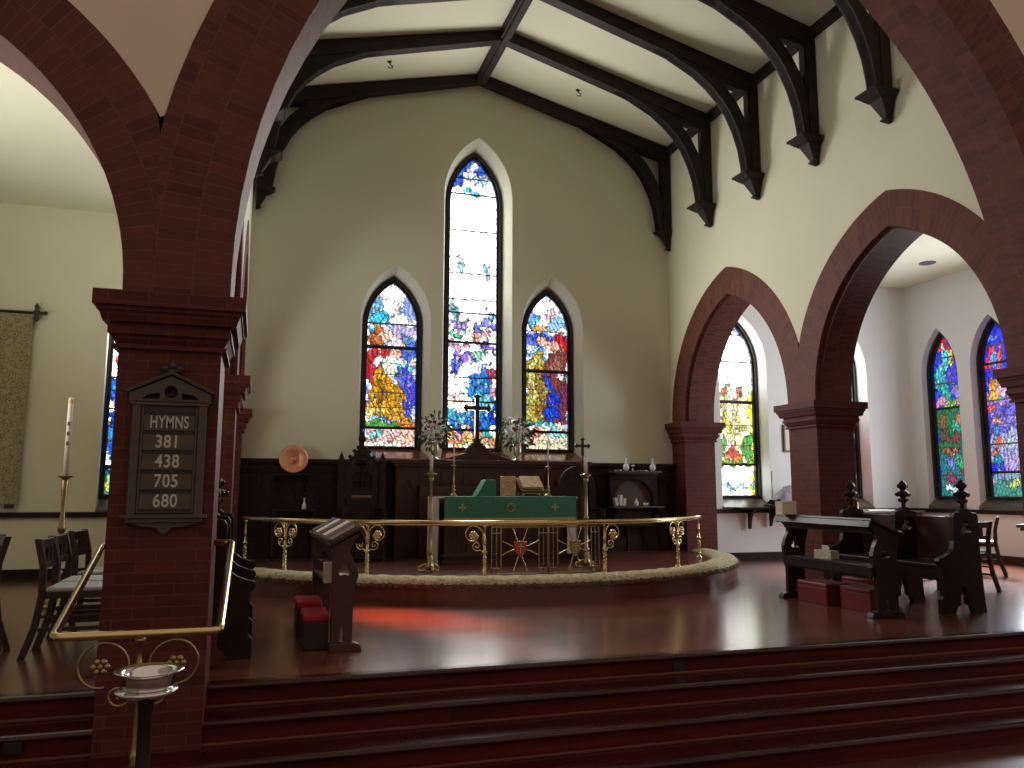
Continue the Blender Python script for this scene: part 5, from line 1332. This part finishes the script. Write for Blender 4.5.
b = B().ball((0, -.03, .86), .028, (1, .7, 1), 8).ball((-.04, -.03, .845), .022, (1.3, .7, .8), 8).ball((.04, -.03, .845), .022, (1.3, .7, .8), 8).box(-.05, .05, -.04, -.0, .825, .838).ball((0, -.03, .885), .016, n=6); obj('carved_crest', b, BOARDL, r_, smooth=True)
b = B().box(-.225, .225, -.065, 0, -.005, .015).box(-.20, .20, -.05, 0, -.03, -.005).prism([(-.20, -.03), (.20, -.03), (.10, -.055), (.04, -.06), (.02, -.085), (0, -.10), (-.02, -.085), (-.04, -.06), (-.10, -.055)], XZ, -.035, 0); obj('base_moulding', b, BOARDW, r_, bevel=.002)
def text_mesh(s, size, parent, x, y, z, m, name, cx=.8, bold=.006):
    cu_ = bpy.data.curves.new('lettering', 'FONT'); cu_.body = s; cu_.size = size; cu_.align_x = 'CENTER'; cu_.align_y = 'CENTER'; cu_.offset = bold*size*10*.12; cu_.extrude = .0012; cu_.space_character = 1.08
    to = bpy.data.objects.new('lettering', cu_); C.objects.link(to)
    dg = bpy.context.evaluated_depsgraph_get(); me = bpy.data.meshes.new_from_object(to.evaluated_get(dg))
    bpy.data.objects.remove(to)
    o = bpy.data.objects.new(name, me); C.objects.link(o); me.materials.append(m)
    o.parent = parent; o.rotation_euler = (PI/2, 0, 0); o.location = (x, y, z); o.scale = (cx, 1, 1)
    return o
NUM = mat('number_white', (.60, .57, .50), .6)
for i, s in enumerate(('HYMNS', '381', '438', '705', '680')):
    zc0 = .530-i*.111
    sl = obj('slat', B().box(-.135, .135, -.040, -.028, zc0-.044, zc0+.044), BOARDW, r_, bevel=.002)
    text_mesh(s, .098 if i == 0 else .102, sl, (0 if i == 0 else (.0 if i != 1 else -.005)), -.0415, zc0+.002, NUM, 'lettering', .60 if i == 0 else .80, .013)
for i in range(5):
    obj('slot', B().box(-.13, .13, -.034, -.027, .575-i*.111, .596-i*.111), BLACK, r_)

# ------------------------------------------------------------------ brass hand rail around pier, with scrolled stanchion
r_ = thing('hand_rail', 'brass hand rail wrapping the front of the hymn board pier', 'hand rail', (0, 0, 0))
def round_path(pts, r, n=5):
    out_ = [Vector(pts[0])]
    for a, q, c_ in zip(pts, pts[1:], pts[2:]):
        a, q, c_ = Vector(a), Vector(q), Vector(c_); d1 = (a-q).normalized()*r; d2 = (c_-q).normalized()*r
        for i in range(n+1):
            t = i/n; out_.append((q+d1)*(1-t)**2+q*2*t*(1-t)+(q+d2)*t*t)
    out_.append(Vector(pts[-1])); return out_
path = [(XLo-.0, 5.45, .82), (-.875, 5.45, .815), (-.79, 3.9, .535), (-.13, 3.9, .535), (-.13, 5.30, .835), (XL+.0, 5.30, .835)]
obj('rail_tube', B().tube(round_path(path, .035), .019, 10), BRASS, r_, smooth=True)
SX = -.452
pr = [(.06, ZF), (.06, ZF+.01), (.02, ZF+.03), (.011, ZF+.06), (.011, -.02), (.02, -.005), (.014, .01), (.02, .03), (.014, .045), (.010, .06), (.009, .40), (.016, .41), (.010, .42), (.010, .50), (.022, .505), (.022, .515)]
obj('stanchion', B().lathe(pr, (SX, 3.9, 0), 12), BRASSD, r_, smooth=True)
for s in (-1, 1):
    b = B()
    big = [(SX+s*(.0+.0), 3.9, .32)]
    cxx, czz = SX+s*.145, .405
    for i in range(31):
        t = i/30; a = PI-(t*1.55*PI) if True else 0
        rr = .105*(1-.18*t)
        big.append((cxx+s*(rr*cos(a)), 3.9, czz+rr*sin(a)))
    b.tube(big, .0055, 6)
    sm = spiral((SX+s*.075, 3.9, .285), .052, 1.35, PI*.0+PI, 1, 26, (s, 0), .8)
    b.tube(sm, .005, 6)
    obj('scroll', b, BRASSD, r_, smooth=True)
    b = B()
    for k_ in range(7):
        a = k_*2*PI/6; q_ = (cxx+s*.005+(.026*cos(a) if k_ else 0), 3.895, czz-.0+(.022*sin(a) if k_ else 0)); b.ball(q_, .015, (1, .6, 1), 7)
    obj('flower_boss', b, BRASSD, r_, smooth=True)
# alms bowl on a turned stand
r_ = thing('bowl_stand', 'dark turned wooden stand under the silver bowl at the bottom left', 'stand', (-.372, 3.5, ZF))
obj('column', B().lathe([(.16, 0), (.16, .03), (.06, .07), (.035, .14), (.030, .40), (.045, .43), (.030, .46), (.026, .60), (.035, .62), (.026, .64), (.024, .86), (.035, .92), (.035, .93)], n=18), DARK, r_, smooth=True)
obj('top_plate', B().lathe([(0, .93), (.10, .93), (.115, .945), (.11, .952), (0, .952)], n=28), SILVER, r_, smooth=True)
r_ = thing('silver_bowl', 'wide rimmed silver bowl on the turned stand', 'bowl', (-.366, 3.5, ZF+.953))
obj('basin', B().lathe([(0, .0), (.085, .0), (.094, .012), (.098, .045), (.10, .058), (.125, .066), (.127, .071), (.10, .064), (.092, .048), (.085, .012), (0, .008)], n=40), SILVER, r_, smooth=True)
# floor outlets in top riser
for x, y, z, lab in ((2.93, 5.322, -.092, 'small black outlet plate in the top step riser'), (-1.17, 5.032, -.20, 'black outlet plate in the left step riser')):
    t = thing('outlet_plate', lab, 'outlet', (x, y, z)); obj('plate', B().box(-.045, .045, -.008, .0, -.03, .03), BLACK, t, bevel=.003); obj('socket', B().box(-.02, .02, -.011, -.008, -.012, .012), BLACK, t)

# ------------------------------------------------------------------ lights
def area(name, loc, size, energy, col, rot, spread=180):
    l = bpy.data.lights.new(name, 'AREA'); l.shape = 'RECTANGLE'; l.size, l.size_y = size; l.energy = energy; l.color = col[:3]; l.spread = rad(spread)
    o = bpy.data.objects.new(name, l); C.objects.link(o); o.location = loc; o.rotation_euler = rot
    return o
def spot(name, loc, target, energy, col, ang, blend=.3, r=.05):
    l = bpy.data.lights.new(name, 'SPOT'); l.energy = energy; l.color = col; l.spot_size = rad(ang); l.spot_blend = blend; l.shadow_soft_size = r
    o = bpy.data.objects.new(name, l); C.objects.link(o); o.location = loc
    o.rotation_euler = (Vector(target)-Vector(loc)).to_track_quat('-Z', 'Y').to_euler()
    return o
# LIGHTS-BEGIN
spot('sun_through_red_glass', (-1.75, 11.9, 3.3), (1.4, 7.45, 0), 8500, (1, .22, .06), 11, 1, .12)
spot('sun_through_blue_glass', (-1.5, 11.9, 3.0), (1.72, 6.2, 0), 9000, (.40, .52, 1), 6, 1, .06)
area('south_aisle_fill', (11.4, 9.3, 2.3), (2.6, 1.0), 95, (.88, .93, 1), (0, rad(90), 0))  # unseen fill lamp added to brighten the right aisle
area('north_aisle_fill', (-4.2, 7.4, 2.2), (2.6, 3.0), 108, (1, .98, .93), (0, rad(-140), 0), 150)  # fill lamp added to brighten the left aisle; no window is built here
spot('sun_through_south_glass', (11.3, 10.9, 3.2), (9.6, 9.9, 0), 2300, (.74, .88, 1), 60, .6, .2)
# daylight entering through the three east windows
area('east_window_daylight', (3.22, 12.03, 3.2), (.85, 2.4), 60, (1, .98, .91), (rad(-90), 0, 0))
area('east_window_daylight', (3.22, 12.03, 5.3), (.85, 1.6), 30, (1, .98, .91), (rad(-90), 0, 0))
area('east_window_daylight', (1.93, 12.03, 3.0), (.8, 1.9), 10, (.97, .96, .95), (rad(-90), 0, 0))
area('east_window_daylight', (4.48, 12.03, 3.0), (.8, 1.9), 10, (1, .96, .93), (rad(-90), 0, 0))
# the open nave behind the camera: bright high windows above, dark pews and floor below
wd_ = bpy.data.worlds.new('world'); bpy.context.scene.world = wd_; wd_.use_nodes = True
wn = wd_.node_tree; bgn = wn.nodes['Background']; bgn.inputs[1].default_value = .26
tcw = wn.nodes.new('ShaderNodeTexCoord'); sx_ = wn.nodes.new('ShaderNodeSeparateXYZ'); rw = wn.nodes.new('ShaderNodeValToRGB')
mr = wn.nodes.new('ShaderNodeMapRange'); mr.inputs[1].default_value = -1; mr.inputs[2].default_value = 1
rw.color_ramp.elements[0].position = .40; rw.color_ramp.elements[0].color = (.16, .10, .08, 1)
rw.color_ramp.elements[1].position = .62; rw.color_ramp.elements[1].color = (1, .78, .62, 1)
wn.links.new(tcw.outputs['Generated'], sx_.inputs[0]); wn.links.new(sx_.outputs['Z'], mr.inputs[0]); wn.links.new(mr.outputs[0], rw.inputs[0]); wn.links.new(rw.outputs[0], bgn.inputs[0])
# LIGHTS-END
vs = bpy.context.scene.view_settings
vs.view_transform = 'Standard'; vs.look = 'None'; vs.gamma = 1; vs.use_curve_mapping = False; vs.exposure = .8
cy = bpy.context.scene.cycles
cy.use_denoising = True; cy.max_bounces = 10; cy.diffuse_bounces = 8; cy.sample_clamp_indirect = 4; cy.sample_clamp_direct = 0; cy.caustics_reflective = False; cy.caustics_refractive = False
